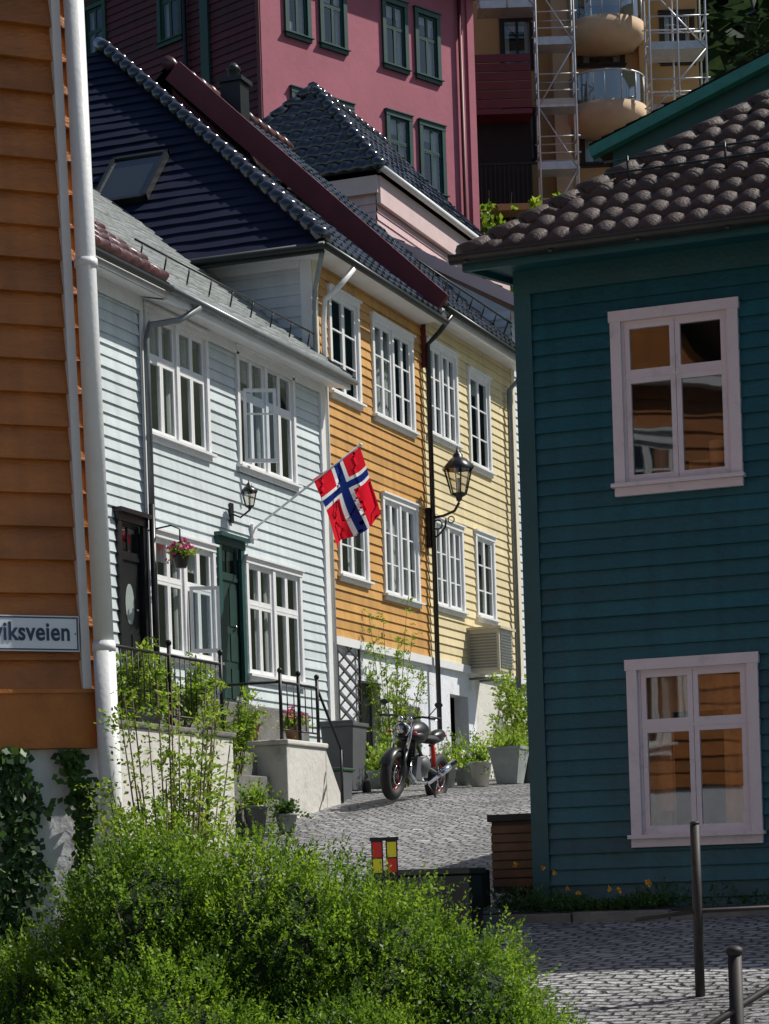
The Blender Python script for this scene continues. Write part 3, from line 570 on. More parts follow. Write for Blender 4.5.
def scaffold(s0,s1,z0,z1,d0,d1,ns,lv=2.0):
    E=empty('scaffolding'); b=B()
    for i in range(ns+1):
        a=s0+(s1-s0)*i/ns
        for d in (d0,d1): b.tube([P(a,z0,d),P(a,z1,d)],.032,'steel',6)
    z=z0; i=0
    while z<z1-.3:
        b.fb(FA,s0-.05,s1+.05,z,z+.07,d0,d1,'steel'); b.fb(FA,s0,s1,z+.07,z+.24,d1-.02,d1,'heat' if i%2 else 'steel')
        for h in (.5,1.0):
            for d in (d0,d1): b.tube([P(s0-.08,z+h,d),P(s1+.1,z+h,d)],.026,'steel',5)
            for a in (s0,s1): b.tube([P(a,z+h,d0),P(a,z+h,d1)],.026,'steel',5)
        if i%2: b.tube([P(s0,z,d1),P(s1,z+lv,d1)],.026,'steel',5)
        else: b.tube([P(s1,z,d1),P(s0,z+lv,d1)],.024,'steel',5)
        z+=lv; i+=1
    b.fin('tubes_and_decks',E)
scaffold(1.9,3.05,14,34,1.2,2.0,1,1.9); scaffold(5.3,7.0,17.4,34,1.2,2.4,2,1.9); scaffold(.2,1.9,26.6,34,1.0,1.9,2,1.9)
E=empty('green_roofed_house'); b=B()
b.box(-15.4,-1,58.02,68,8,18.1,'greentrim'); b.poly([(-15.4,58.02,18.1),(-1,58.02,18.1),(-8.2,58.02,20.8)],'greentrim')
b.beam((-15.9,57.8,18.0),(-8.2,57.8,20.75),.3,.26,'greenlt'); b.beam((-8.2,57.8,20.75),(-.5,57.8,18.0),.3,.26,'greenlt'); b.fin('walls',E)
b=B(); roof_face(b,[(-15.9,57.7,18.15),(-15.9,68.3,18.15),(-8.2,68.3,20.9),(-8.2,57.7,20.9)],'tile',seg=3); roof_face(b,[(-.5,68.3,18.15),(-.5,57.7,18.15),(-8.2,57.7,20.9),(-8.2,68.3,20.9)],'tile',seg=3); b.fin('roof',E)
# ================================================================ TEAL HOUSE
E=empty('teal_wooden_house'); FT=FRY(18.5); b=B(); ops=[]
tk=dict(k='trimp',tw=.085,leaves=2,rows=(),trans=.66,td=.055,sillw=.02,cap=False)
ops.append(win(b,FT,-4.97,-3.945,3.01,4.475,inner='dark',curt=False,**tk)); ops.append(win(b,FT,-4.93,-3.88,.23,1.715,inner='darkwarm',cur='curtaino',**tk))
ops.append(win(b,FT,-2.2,-1.15,3.01,4.485,inner='dark',**tk)); ops.append(win(b,FT,-2.2,-1.15,.23,1.725,inner='dark',**tk))
siding(b,FT,-5.62,4,-.3,4.70,.125,ops,'teal',.026)
b.fb(FT,-5.76,-5.62,-.6,4.70,-.14,.04,'tealtrim'); b.fb(FT,-5.76,4,4.70,4.90,-.1,.045,'tealtrim'); b.fb(FT,-5.62,4,-.8,-.3,-.1,.0,'stone')
b.quad((-5.76,18.6,-.8),(-3.0,26,-.5),(-3.0,26,4.88),(-5.76,18.6,4.88),'teal'); b.quad((-3.0,26,-.5),(4,26,-.5),(4,26,4.88),(-3.0,26,4.88),'teal'); b.quad((4,18.5,-.8),(4,26,-.8),(4,26,4.88),(4,18.5,4.88),'teal')  # unseen left wall angled back so the house's shadow leaves the street sunlit
curtain(b,FT,-4.82,-4.62,.3,1.7,-.12,'curtaino'); b.tube([FT.P(-4.2,3.1,-.2),FT.P(-4.2,3.42,-.2)],.06,'curtaino'); b.tube([FT.P(-4.65,3.1,-.25),FT.P(-4.65,3.4,-.25)],.08,'curtaino'); b.fb(FT,-4.45,-4.05,3.1,3.3,-.4,-.3,'curtaino')
b.fin('walls',E)
b=B(); z=4.95; e=[(-6.04,18.1,z),(4.4,18.1,z),(4.4,26.4,z),(-3.3,26.4,z)]; a=(-2.53,21.6,z+2.62); c=(.9,21.6,z+2.62); sl=2.62/3.5
roof_face(b,[e[0],e[1],c,a],'tile',tw=.185,course=.29,amp=.038,seg=8,pw=1.0); roof_face(b,[e[3],e[0],a],'tile',seg=4); roof_face(b,[e[2],e[3],a,c],'tile',seg=3); roof_face(b,[e[1],e[2],c],'tile',seg=3)
ridge(b,e[0],a,'tile',.085,.30); ridge(b,a,c,'tile',.085,.30)
b.poly([(p[0],p[1],4.89) for p in e],'tealtrim'); b.beam((-6.06,18.1,4.91),(4.4,18.1,4.91),.04,.13,'tealtrim'); b.beam((-6.04,18.1,4.91),(-3.3,26.4,4.91),.04,.13,'tealtrim')
pr=[(math.cos(math.pi+math.pi*j/8)*.06,math.sin(math.pi+math.pi*j/8)*.06) for j in range(9)]
vs=[(x,18.03+p,4.95+q) for x in (-6.14,4.4) for (p,q) in pr]
b.add(vs,[(j,j+1,9+j+1,9+j) for j in range(8)],'gutterd',True); b.tube([(-6.14,17.97,4.95),(4.4,17.97,4.95)],.01,'gutterd',6)
for x in np.arange(-6,4.3,.7): b.beam((x,18.1,4.95),(x,17.97,4.89),.03,.015,'gutterd')
yb=18.1+.85
for x in np.arange(-4.9,4,.8): b.tube([(x,yb,z+.85*sl),(x,yb-.05,z+.85*sl+.24)],.012,'gutterd',5)
for h in (.12,.22): b.tube([(-5.1,yb-.03,z+.85*sl+h),(4,yb-.03,z+.85*sl+h)],.009,'gutterd',5)
b.fin('roof',E)
E=empty('reflected_brown_house'); b=B(); FB=Fr((8,-14),(-1,0),(0,1)); ops=[]  # unseen house behind the camera, added to darken what the teal windows reflect
for a in (1.5,4.5,7.5,10.5,13.5): ops+= [win(b,FB,a,a+1.1,zz,zz+1.5) for zz in (.2,3.2,6.2)]
siding(b,FB,0,24,-2,9.0,.16,ops,'brown'); b.box(-16,8,-22,-14.7,-2,9,'brown'); b.fin('walls',E); b=B(); roof_face(b,[(8.5,-13.6,9.1),(-16.5,-13.6,9.1),(-16.5,-18,14.5),(8.5,-18,14.5)],'tile',seg=4); roof_face(b,[(-16.5,-22.4,9.1),(8.5,-22.4,9.1),(8.5,-18,14.5),(-16.5,-18,14.5)],'tile',seg=3)
b.box(-12.5,-11.7,-16.6,-15.9,11,14.4,'plaster'); b.box(-1,-.3,-16.6,-15.9,11,14.2,'maroonroof'); b.fin('roof',E)
# ================================================================ TERRACES, RAILINGS
E=empty('entrance_terrace'); b=B()
b.box(-12.38,-10.98,20,24.25,-.3,1.68,'plaster'); b.box(-12.38,-10.95,20,24.28,1.68,1.74,'stone')
b.box(-12.38,-11.0,25.8,27.0,.3,1.68,'plaster'); b.box(-12.38,-10.97,25.77,27.03,1.68,1.74,'plaster')
vs=[(x,y,z) for x in (-12.3,-11.0) for (y,z) in ((27.0,.3),(27.45,.3),(27.45,1.15),(27.0,1.68))]
b.add(vs,[(0,1,2,3),(4,5,6,7),(0,4,5,1),(1,5,6,2),(2,6,7,3),(3,7,4,0)],'plaster')
b.box(-12.38,-11.7,23.9,28.2,.5,2.22,'stone'); b.box(-11.699,-11.0,24.3,25.75,.3,.75,'stone')
for i in range(4): b.box(-11.699,-11.68+.16*(4-i),24.3,25.75,.751+(i>0)*.28*i-.0,.95+.28*i+.08,'stone')
b.fin('plinths_and_steps',E,.015)
E=empty('iron_railing'); b=B()
def rail(pts,zt,zb,step=.13,x=-11.08):
    for (y0,y1) in pts:
        b.tube([(x,y0,zt),(x,y1,zt)],.018,'iron',6); b.tube([(x,y0,zb+.12),(x,y1,zb+.12)],.012,'iron',6)
        for y in (y0,y1):
            b.tube([(x,y,zb),(x,y,zt+.1)],.022,'iron',8); b.ell((x,y,zt+.13),(.035,.035,.035),'iron',seg=8,rings=6)
        y=y0+step
        while y<y1: b.tube([(x,y,zb+.12),(x,y,zt)],.008,'iron',5); y+=step
rail([(21.0,22.9),(22.9,24.2)],2.5,1.74); rail([(25.85,26.4),(26.4,26.98)],2.42,1.74,.2)
b.tube([(-11.08,26.98,2.42),(-11.08,27.7,1.7),(-11.08,27.75,1.62)],.018,'iron',6); b.tube([(-11.08,27.7,.9),(-11.08,27.7,1.7)],.018,'iron',6)
b.tube([(-11.08,25.85,2.42),(-12.3,25.85,2.42)],.018,'iron',6)
b.fin('bars',E)
E=empty('stair_railing'); b=B()
b.tube([(-3.4,14.2,-.75),(-3.4,14.2,.30)],.03,'rust',10); b.ell((-3.4,14.2,.31),(.031,.031,.015),'rust')
b.tube([(-3.75,14.05,-.26),(-3.4,14.2,-.22),(-2.2,14.7,-.20)],.015,'rust',8); b.tube([(-1.77,7.9,-1.3),(-1.77,7.9,-.27)],.024,'rust',10); b.ell((-1.77,7.9,-.26),(.03,.03,.02),'rust')
b.tube([(-2.1,7.4,-.70),(-1.77,7.9,-.45),(-1.3,8.6,-.12),(-.4,10,.3)],.014,'rust',8)
b.fin('posts_and_rails',E)
# ================================================================ FLAG
E=empty('norwegian_flag'); b=B(); p0=Vector((-12.4,28.15,4.58)); tip=Vector((-10.84,28.1,5.53)); b.tube([p0,tip],.016,'trim',8,r1=.012); b.ell(tip,(.025,.025,.025),'trim'); b.box(-12.4,-12.34,28.08,28.22,4.48,4.66,'trim'); b.fin('flagpole',E)
b=B(); A=Vector((-11.50,28.11,5.16)); Bb=Vector((-10.85,28.1,5.50)); hs=[0,6,7,9,10,16]; fs_=[0,6,7,9,10,22]
def fine(l,n):
    o=[]
    for p,q in zip(l[:-1],l[1:]):
        k=max(1,int((q-p)*n)); o+= [p+(q-p)*i/k for i in range(k)]
    return o+[l[-1]]
H_=fine(hs,1);F_=fine(fs_,1)
def fp(h,f):
    p=A.lerp(Bb,h/16); q=f/22; lat=.36*q-.05*q*q; p=p+Vector((lat*.9,0,-.88*q))
    w=.05*q*math.sin(h*.55+q*2.5)+.03*math.sin(q*6+h*.2)*q
    return p+Vector((.02*math.sin(h*.6+3*q)*q,w*1.8,.018*math.sin(h*.8)*q))
for i in range(len(H_)-1):
    for j in range(len(F_)-1):
        h=(H_[i]+H_[i+1])/2;f=(F_[j]+F_[j+1])/2
        k='fblue' if (7<h<9 or 7<f<9) else 'fwhite' if (6<h<10 or 6<f<10) else 'fred'
        b.add([fp(H_[i],F_[j]),fp(H_[i+1],F_[j]),fp(H_[i+1],F_[j+1]),fp(H_[i],F_[j+1])],[(0,1,2,3)],k,True)
ob=b.fin('cloth',E); bm=bmesh.new(); bm.from_mesh(ob.data); bmesh.ops.remove_doubles(bm,verts=bm.verts,dist=1e-4); bm.to_mesh(ob.data); bm.free()
# ================================================================ LAMPS
def lantern(b,c,s):
    x,y,z=c
    b.lathe((x,y,z),[(.0,-.50*s),(.05*s,-.46*s),(.07*s,-.40*s),(.16*s,-.36*s),(.16*s,-.33*s)],'black',6)
    b.lathe((x,y,z),[(.15*s,-.33*s),(.27*s,.12*s)],'lampglass',6)
    for j in range(6):
        t=2*math.pi*j/6; b.tube([(x+.15*s*math.cos(t),y+.15*s*math.sin(t),z-.33*s),(x+.27*s*math.cos(t),y+.27*s*math.sin(t),z+.12*s)],.014*s,'black',5)
    b.lathe((x,y,z),[(.30*s,.10*s),(.31*s,.15*s),(.16*s,.30*s),(.10*s,.33*s),(.10*s,.38*s),(.04*s,.43*s),(.02*s,.5*s),(0,.55*s)],'black',6)
    b.tube([(x,y,z-.3*s),(x,y,z-.05*s)],.03*s,'trim',8)
E=empty('street_lamp'); b=B(); lantern(b,(-11.94,35.1,6.28),.84)
b.tube([(-12.42,35.1,5.66),(-12.2,35.1,5.68),(-12.02,35.1,5.74),(-11.94,35.1,5.86)],.022,'black',8)
b.tube([(-12.42,35.1,5.33),(-12.3,35.1,5.38),(-12.18,35.1,5.5),(-12.16,35.1,5.64)],.016,'black',8); b.torus((-12.3,35.1,5.55),(0,1,0),.07,.012,'black',16,6); b.torus((-12.08,35.1,5.61),(0,1,0),.05,.010,'black',16,6); b.box(-12.48,-12.41,35.06,35.18,5.2,5.82,'black')
b.fin('lantern_and_bracket',E)
E=empty('wall_lamp'); b=B(); lantern(b,(-12.12,27.5,4.92),.38); b.tube([(-12.38,27.5,4.72),(-12.25,27.5,4.66),(-12.12,27.5,4.74)],.012,'black',6); b.box(-12.38,-12.36,27.45,27.55,4.6,4.85,'black'); b.fin('lantern_and_bracket',E)
# ================================================================ MOTORCYCLE
E=empty('motorcycle'); b=B()
fwd=Vector((-.04,-.999,0)).normalized(); lf=Vector((-fwd.y,fwd.x,0)); org=Vector((-10.15,27.75,gz(27.75)-.01))
Mx=Matrix(((fwd.x,lf.x,0,org.x),(fwd.y,lf.y,0,org.y),(0,0,1,org.z),(0,0,0,1)))@Matrix.Rotation(math.radians(-7),4,'X'); b.M=Mx
for x,steer in ((.72,1),(-.68,0)):
    b.torus((x,0,.31),(0,1,0),.245,.066,'rubber',30,10); b.torus((x,0,.31),(0,1,0),.19,.016,'redrim',30,8)
    b.lathe((x,-.05,.31),[(0,0),(.05,0),(.05,.1),(0,.1)],'plasticg',12,(0,1,0))
    for j in range(5):
        t=2*math.pi*j/5
        for o in (-.12,.12): b.tube([(x+.04*math.cos(t),0,.31+.04*math.sin(t)),(x+.185*math.cos(t+o),0,.31+.185*math.sin(t+o))],.012,'black',6)
    b.torus((x,.055,.31),(0,1,0),.12,.008,'chrome',24,4); b.torus((x,-.055,.31),(0,1,0),.12,.008,'chrome',24,4)
for y in (-.095,.095):
    b.tube([(.72,y,.31),(.60,y,.62)],.03,'black',10); b.tube([(.60,y,.62),(.47,y,.95)],.022,'chrome',10)
    b.tube([(-.68,y,.31),(-.15,y*.9,.42)],.025,'plasticg',8)
vs=[];n=12
for i in range(n+1):
    t=math.radians(20+130*i/n)
    for y in (-.07,-.04,.04,.07): vs.append((.72+.33*math.cos(t),y,.31+.33*math.sin(t)-(.03 if abs(y)>.05 else 0)))
b.add(vs,[(i*4+j,i*4+j+1,i*4+j+5,i*4+j+4) for i in range(n) for j in range(3)],'black',True)
b.ell((.56,0,.86),(.11,.10,.10),'chrome'); b.lathe((.57,0,.86),[(.105,.06),(.1,.09),(.085,.1)],'black',18,(1,0,0)); b.ell((.63,0,.86),(.05,.085,.085),'lampglass'); b.lathe((.60,0,.86),[(.08,.02),(.0,.04)],'signw',16,(1,0,0))
b.tube([(.36,.36,1.02),(.44,.2,1.03),(.47,0,.99),(.44,-.2,1.03),(.36,-.36,1.02)],.014,'black',8)
for y in (-1,1):
    b.tube([(.34,y*.40,1.02),(.38,y*.28,1.03)],.02,'rubber',8); b.tube([(.40,y*.25,1.03),(.36,y*.34,1.16)],.007,'black',5); b.ell((.35,y*.36,1.19),(.012,.055,.035),'black'); b.ell((.55,y*.17,.83),(.03,.025,.02),'mred')
    b.tube([(.42,y*.27,1.01),(.40,y*.38,1.0)],.006,'chrome',5)
b.ell((.50,.06,.99),(.03,.04,.035),'chrome'); b.ell((.50,-.06,.99),(.03,.04,.035),'chrome')
b.ell((.18,0,.84),(.30,.165,.15),'black',Matrix.Rotation(math.radians(8),3,'Y')); b.ell((.24,0,.79),(.22,.18,.10),'black')
b.ell((-.25,0,.78),(.26,.14,.06),'rubber'); b.ell((-.55,0,.84),(.2,.09,.07),'black',Matrix.Rotation(math.radians(12),3,'Y')); b.ell((-.74,0,.85),(.03,.06,.035),'mred')
b.box(-.05,.32,-.13,.13,.30,.55,'plasticg'); b.ell((.05,0,.45),(.2,.19,.15),'plasticg')
for i in range(6): b.box(.26,.44,-.10,.10,.42+i*.035,.435+i*.035,'gutterd')
for y in (-1,1):
    b.tube([(.45,0,.93),(.2,y*.08,.65),(-.1,y*.1,.4)],.022,'black',8); b.tube([(-.1,y*.1,.7),(-.6,y*.07,.8)],.016,'black',8)
b.tube([(.38,.07,.5),(.44,.09,.34),(.3,.12,.24),(-.1,.13,.24),(-.4,.16,.36),(-.75,.17,.5)],.025,'chrome',8); b.tube([(-.35,.165,.36),(-.78,.18,.52)],.045,'chrome',10)
b.box(.36,.40,-.12,.12,.55,.72,'black')
b.tube([(0,.1,.3),(-.05,.30,.02)],.012,'black',6); b.tube([(0,-.1,.33),(-.02,-.28,.3)],.012,'black',6); b.tube([(-.25,.08,.72),(-.35,.08,.45)],.03,'mred',8)
b.M=None; b.fin('frame_wheels_and_tank',E)
# ================================================================ STREET OBJECTS
E=empty('wheelie_bin'); b=B(); g=gz(29.5)
def prism(b,x,y,z,w0,w1,h,k,sy=1):
    b.add([(x+sx*w*.5,y+ty*w*.5*sy,zz) for (w,zz) in ((w0,z),(w1,z+h)) for sx in (-1,1) for ty in (-1,1)],[(0,1,3,2),(4,5,7,6),(0,1,5,4),(2,3,7,6),(0,2,6,4),(1,3,7,5)],k)
prism(b,-11.75,29.5,g+.06,.36,.46,.84,'plasticg',1.1); prism(b,-11.75,29.5,g+.90,.50,.50,.05,'plasticg',1.15); b.tube([(-12.0,29.22,g+.96),(-11.5,29.22,g+.96)],.02,'plasticg',8)
for x in (-11.95,-11.55): b.lathe((x,29.75,g+.1),[(0,-.03),(.1,-.03),(.1,.03),(0,.03)],'rubber',12,(1,0,0))
b.fin('body_and_lid',E,.02)
E=empty('recycling_box'); b=B(); g=gz(28.5); prism(b,-11.5,28.5,g-.05,.32,.38,.42,'plasticg'); prism(b,-11.5,28.5,g+.37,.42,.42,.04,'bingreen'); b.box(-11.6,-11.4,28.27,28.30,g+.2,g+.26,'gutterd'); b.fin('box_and_lid',E,.015)
E=empty('hazard_marker'); b=B(); FM=Fr((-6.27,16.2),(.934,.357),(.357,-.934))
for a,k1,k2 in ((0,'mred','myel'),(.105,'myel','mred')):
    b.fb(FM,a,a+.085,-.6,.33,-.04,.03,'black'); b.fb(FM,a+.01,a+.075,.20,.31,.03,.034,k1); b.fb(FM,a+.01,a+.075,.09,.19,.03,.034,k2)
b.fb(FM,-.01,.2,.32,.345,-.05,.04,'black'); b.fin('posts',E)
E=empty('low_dark_wall'); b=B(); b.box(-6.5,-5.8,17.0,17.3,-.7,.06,'black'); b.box(-6.55,-5.78,16.96,17.34,.06,.11,'gutterd'); b.box(-6.5,-6.3,17.3,19,-.6,.1,'wood'); b.fin('wall',E,.01)
E=empty('wooden_planter'); b=B()
b.box(-6.34,-5.95,19.2,19.7,-.1,.50,'wood'); b.box(-6.37,-5.92,19.17,19.73,.50,.56,'wood')
for i in range(7): b.box(-6.345,-5.945,19.19+.0,19.199,-.05+i*.075,.015+i*.075,'terra')
b.fin('box',E,.008)
E=empty('heat_pump'); b=B(); b.box(-12.5,-11.95,36.9,37.6,3.4,4.08,'heat')
for i in range(12): b.box(-12.45,-12.0,36.885,36.9,3.46+i*.048,3.485+i*.048,'gutter')
for i in range(12): b.box(-11.95,-11.935,36.95,37.55,3.46+i*.048,3.485+i*.048,'gutter')
b.box(-12.5,-11.9,36.85,37.65,4.08,4.12,'heat'); b.tube([(-12.5,37,3.3),(-12.0,37,3.3)],.02,'gutter'); b.tube([(-12.5,37.5,3.3),(-12.0,37.5,3.3)],.02,'gutter'); b.fin('casing',E)
E=empty('trellis'); b=B()
for i in range(7):
    b.beam((-12.47,31.15,1.9+i*.2),(-12.47,31.95,2.0+i*.2+.3),.015,.02,'wood'); b.beam((-12.455,31.15,2.3+i*.2),(-12.455,31.95,1.7+i*.2+.3),.015,.02,'wood')
b.beam((-12.46,31.13,1.6),(-12.46,31.13,3.4),.03,.03,'wood',(1,0,0)); b.beam((-12.46,31.97,1.6),(-12.46,31.97,3.4),.03,.03,'wood',(1,0,0)); b.fin('slats',E)
def pot(x,y,z,r,h,k,square=False,lm='leaflight',n=60,ll=.35,flower=None,name='potted_plant',fl=20):
    E=empty(name); b=B()
    if square: prism(b,x,y,z,r*1.3,r*2,h,k); prism(b,x,y,z+h,r*2.12,r*2.12,.04,k)
    else: b.lathe((x,y,z),[(0,0),(r*.65,0),(r*.95,h*.9),(r*1.05,h*.9),(r*1.05,h),(r*.85,h),(r*.8,h*.9),(0,h*.9)],k,16)
    b.fin('pot',E); o=np.array([[x,y,z+h*.95]])+rng.normal(size=(n,3))*np.array([r*.4,r*.4,.01]); d=nrmz(rng.normal(size=(n,3))*.6+np.array([0,0,1.0])); L=rng.uniform(.5,1,n)*ll
    sprays('leaves',o,d,L,9,.07,.04,lm,E,.25)
    if flower:
        q=(o+d*L[:,None])[:fl]; q=np.repeat(q,6,0); dd=nrmz(rng.normal(size=q.shape)); leaves_mesh('flowers',q,dd,nrmz(rng.normal(size=q.shape)),np.full(len(q),.045),np.full(len(q),.04),flower,E)
pot(-11.6,26.1,1.74,.13,.22,'terra',flower='petalw'); pot(-10.65,24.9,gz(24.9),.13,.2,'pot',ll=.28,lm='leafivy'); pot(-10.85,24.5,gz(24.5),.14,.35,'plasticg',ll=.4,lm='leafbush'); pot(-11.3,26.7,1.74,.1,.2,'terra',ll=.25,flower='petalp')
g=gz(31); pot(-9.95,31.0,g,.22,.46,'pot',True,ll=.5,n=110); pot(-9.8,32.9,gz(32.9)+.35,.24,.46,'pot',True,ll=.45,n=110,flower='petalw'); pot(-10.5,31.4,g,.16,.34,'plaster',ll=.5); pot(-10.9,31.9,g,.16,.34,'pot',ll=.8,n=100,lm='leafbush'); pot(-10.3,32.4,g+.1,.2,.35,'terra',ll=.7,n=90); pot(-11.7,30.6,g-.05,.16,.3,'pot',ll=.6,n=90); pot(-11.2,29.9,gz(29.9),.15,.3,'terra',ll=.5,n=90,lm='leafbush'); pot(-10.6,30.3,gz(30.3),.13,.26,'pot',ll=.45,n=80,flower='petalw')
b=B(); E=empty('stone_ledge'); b.box(-10.3,-9.4,32.4,33.8,1.0,gz(32.9)+.34,'stone'); b.fin('block',E,.02)
pot(-12.0,25.2,3.75,.10,.14,'black',flower='petalp',name='hanging_flower_basket',fl=30,n=50,ll=.2)
b=B(); b.tube([(-12.38,25.1,4.2),(-12.1,25.18,4.25),(-12.0,25.2,4.2),(-12.0,25.2,3.9)],.01,'iron',6); b.fin('basket_bracket',bpy.data.objects['hanging_flower_basket'])
# ================================================================ VEGETATION
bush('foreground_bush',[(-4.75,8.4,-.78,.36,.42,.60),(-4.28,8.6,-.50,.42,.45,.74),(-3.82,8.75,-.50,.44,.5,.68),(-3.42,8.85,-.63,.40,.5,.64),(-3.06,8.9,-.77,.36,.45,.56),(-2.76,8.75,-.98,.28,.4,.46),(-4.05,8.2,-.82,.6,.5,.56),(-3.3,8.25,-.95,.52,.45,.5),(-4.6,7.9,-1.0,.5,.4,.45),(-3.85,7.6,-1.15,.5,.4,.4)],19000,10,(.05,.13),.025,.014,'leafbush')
def shrub(name,x,y,z0,z1,r,n,mk='leaflight',leaf=.05,stems=14,m=9):
    E=empty(name); b=B(); org=[];dr=[]
    for i in range(stems):
        a=random.uniform(0,6.28); q=random.uniform(.2,1)*r; tp=Vector((x+q*math.cos(a),y+q*math.sin(a),z0+(z1-z0)*random.uniform(.6,1))); b0=Vector((x+.15*q*math.cos(a),y+.15*q*math.sin(a),z0)); mid=b0.lerp(tp,.55)+Vector((0,0,.1)); b.tube([b0,mid,tp],.008,'bark',5,r1=.003)
        for k in range(n//stems):
            t=random.uniform(.3,1); p=mid.lerp(tp,(t-.55)/.45) if t>.55 else b0.lerp(mid,t/.55); org.append(p); dr.append((random.gauss(0,.7)+.3*math.cos(a),random.gauss(0,.7)+.3*math.sin(a),random.gauss(.35,.4)))
    b.fin('stems',E); org=np.array([tuple(o) for o in org]); dr=nrmz(np.array(dr)); sprays('leaves',org,dr,rng.uniform(.06,.2,len(org)),m,leaf,leaf*.55,mk,E,.15)
shrub('garden_shrub',-5.0,10.3,-1.1,1.02,.34,1300,leaf=.036,stems=40); shrub('garden_shrub',-4.75,9.75,-1.1,.40,.34,700,leaf=.032,stems=26)
shrub('terrace_plant',-11.4,23.7,1.6,2.6,.5,340,leaf=.07,stems=16); shrub('terrace_plant',-11.3,24.9,1.0,2.35,.3,160,leaf=.07,stems=12); shrub('terrace_plant',-11.5,22.6,1.6,2.7,.5,340,leaf=.07,stems=16)
shrub('climbing_rose',-12.2,32.5,1.4,4.1,.4,260,leaf=.06,stems=10); shrub('climbing_rose',-12.25,33.1,1.4,3.2,.4,260,leaf=.06,stems=12); shrub('garden_shrub',-11.5,30.9,1.2,2.1,.4,300,'leafbush',leaf=.06,stems=14)
shrub('garden_shrub',-9.7,34.5,1.5,3.0,.6,520,'leafbush',leaf=.09,stems=24); shrub('garden_shrub',-11.4,36.3,1.5,3.3,.7,460,'leaflight',leaf=.08,stems=24); shrub('garden_shrub',-11.6,39,1.7,3.6,.8,460,'leafbush',leaf=.09,stems=24); shrub('garden_shrub',-9.0,33.0,1.4,2.3,.5,360,'leafbush',leaf=.07,stems=20)
shrub('hillside_shrub',-18.5,66,13,19.6,2.4,900,'leaflight',leaf=.26,stems=30); shrub('hillside_shrub',-21.5,67,13,20.6,1.6,700,'leafbush',leaf=.26,stems=26); shrub('hillside_shrub',-28,58,12,18,2,300,'leaflight',leaf=.25,stems=20)
E=empty('flower_border'); n=900; o=np.stack([np.concatenate([rng.uniform(-5.9,-4.6,n//2),rng.uniform(-5.9,3,n//2)]),rng.uniform(17.88,18.42,n),np.full(n,-.25)],1); d=nrmz(rng.normal(size=(n,3))*.45+np.array([0,0,1.])); L=rng.uniform(.06,.26,n)*(1+.5*np.sin(o[:,0]*4)); sprays('leaves',o,d,L,8,.06,.02,'leafivy',E,.3)
q=(o+d*L[:,None])[:n//2:50]+np.array([0,0,.06]); q=np.repeat(q,9,0); leaves_mesh('flowers',q,nrmz(rng.normal(size=q.shape)),nrmz(rng.normal(size=q.shape)),np.full(len(q),.03),np.full(len(q),.026),'petaly',E)
E=empty('ivy'); pts=[]
for (c,w,z0,z1,n) in ((-.57,.085,-.9,.74,1700),(-.24,.045,-.5,.73,700),(-.9,.3,-.9,.7,900)):
    zz=rng.uniform(z0,z1,n); ss=c+rng.normal(size=n)*w*(.5+.4*np.sin(zz*7+c*9)**2)+.04*np.sin(zz*5); pts.append(np.stack([ss,zz],1))
pts=np.concatenate(pts); nn=np.array([.737,-.676,0]); uu=np.array([.676,.737,0]); k=len(pts); base=np.array([Pn[0],Pn[1],0])+uu*pts[:,:1]+nn*rng.uniform(.02,.08,(k,1))+np.array([0,0,1])*pts[:,1:]
dd=nrmz(uu*rng.normal(size=(k,1))*.7+np.array([0,0,-1])*rng.uniform(.2,1,(k,1))+nn*rng.uniform(0,.5,(k,1))); leaves_mesh('leaves',base,dd,nrmz(nn+rng.normal(size=(k,3))*.4),rng.uniform(.03,.06,k),rng.uniform(.025,.05,k),'leafivy',E)
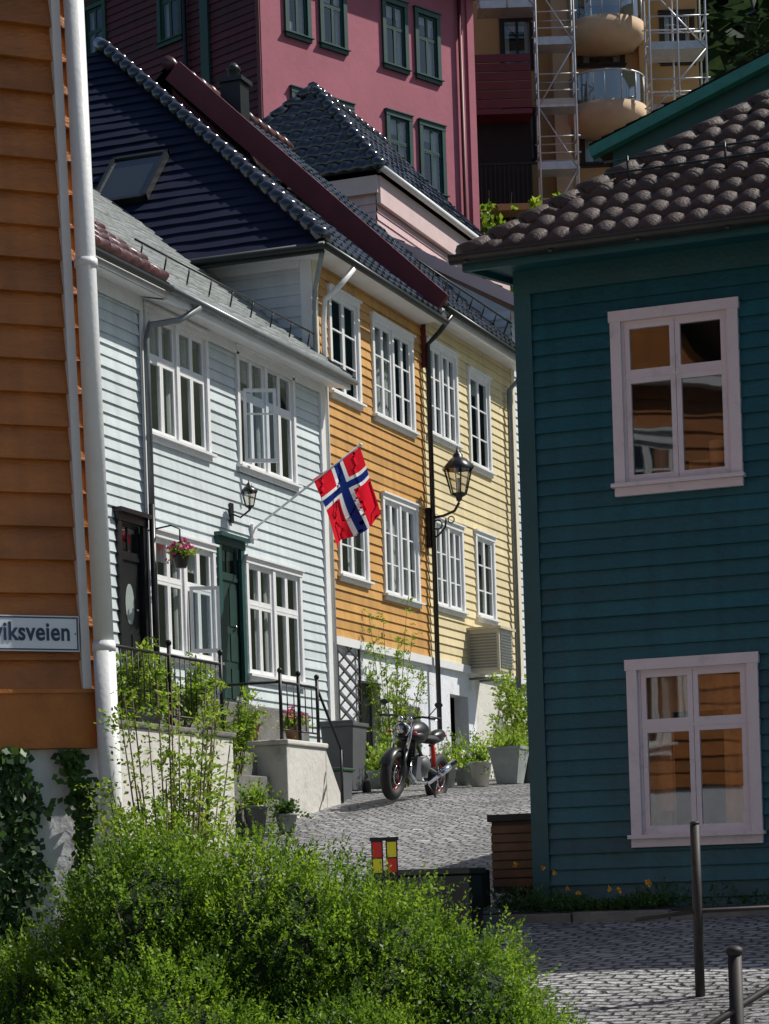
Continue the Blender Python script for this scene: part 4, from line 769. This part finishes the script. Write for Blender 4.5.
def forest():
    N=520; base=[];dirs=[];nr=[];ln=[];wd=[]
    xs_=rng.uniform(-95,10,N); ys_=rng.uniform(105,300,N)
    for x,y in zip(xs_,ys_):
        z=gz(y)-1; h=rng.uniform(8,14); r=h*rng.uniform(.2,.34); m=150
        t=rng.uniform(0,1,m)**.8; a=rng.uniform(0,6.28,m); rr=r*(1-t)**.7*rng.uniform(.5,1.1,m); base.append(np.stack([x+rr*np.cos(a),y+rr*np.sin(a),z+h*(.12+.88*t)],1))
        dirs.append(np.stack([np.cos(a),np.sin(a),rng.uniform(-.5,.3,m)],1)); nr.append(rng.normal(size=(m,3))*.4+np.array([0,0,1.])); ln.append(rng.uniform(.8,1.7,m)*h/11); wd.append(rng.uniform(.6,1.1,m)*h/11)
    leaves_mesh('distant_forest',np.concatenate(base),nrmz(np.concatenate(dirs)),nrmz(np.concatenate(nr)),np.concatenate(ln),np.concatenate(wd),'leaffar')
forest()
# ================================================================ CAMERA, LIGHT
cam=bpy.data.cameras.new('camera'); cam.sensor_fit='VERTICAL'; cam.sensor_height=36; cam.lens=84.4; cam.shift_y=373/1024; cam.clip_end=3000; cam.clip_start=.1
co=bpy.data.objects.new('camera',cam); C.objects.link(co); bpy.context.scene.camera=co
th=math.atan(915/2400); co.matrix_world=Matrix.Rotation(th,4,'Z')@Matrix.Rotation(math.pi/2,4,'X')@Matrix.Rotation(math.radians(-1.9),4,'Z')
az=Vector((.80,.60,0)).normalized(); el=math.radians(50); sd=Vector((az.x*math.cos(el),az.y*math.cos(el),math.sin(el)))
l=bpy.data.lights.new('sun','SUN'); l.energy=5; l.angle=math.radians(.5); l.color=(1,.95,.87); lo=bpy.data.objects.new('sun',l); C.objects.link(lo); lo.rotation_euler=sd.to_track_quat('Z','Y').to_euler()
w=bpy.data.worlds.new('World'); bpy.context.scene.world=w; w.use_nodes=True; N=w.node_tree.nodes; sk=N.new('ShaderNodeTexSky'); sk.sky_type='NISHITA'; sk.sun_disc=False; sk.sun_elevation=el; sk.sun_rotation=math.atan2(az.x,az.y); w.node_tree.links.new(sk.outputs[0],N['Background'].inputs[0]); N['Background'].inputs[1].default_value=.08
v=bpy.context.scene.view_settings; v.view_transform='Standard'; v.look='None'; v.exposure=0
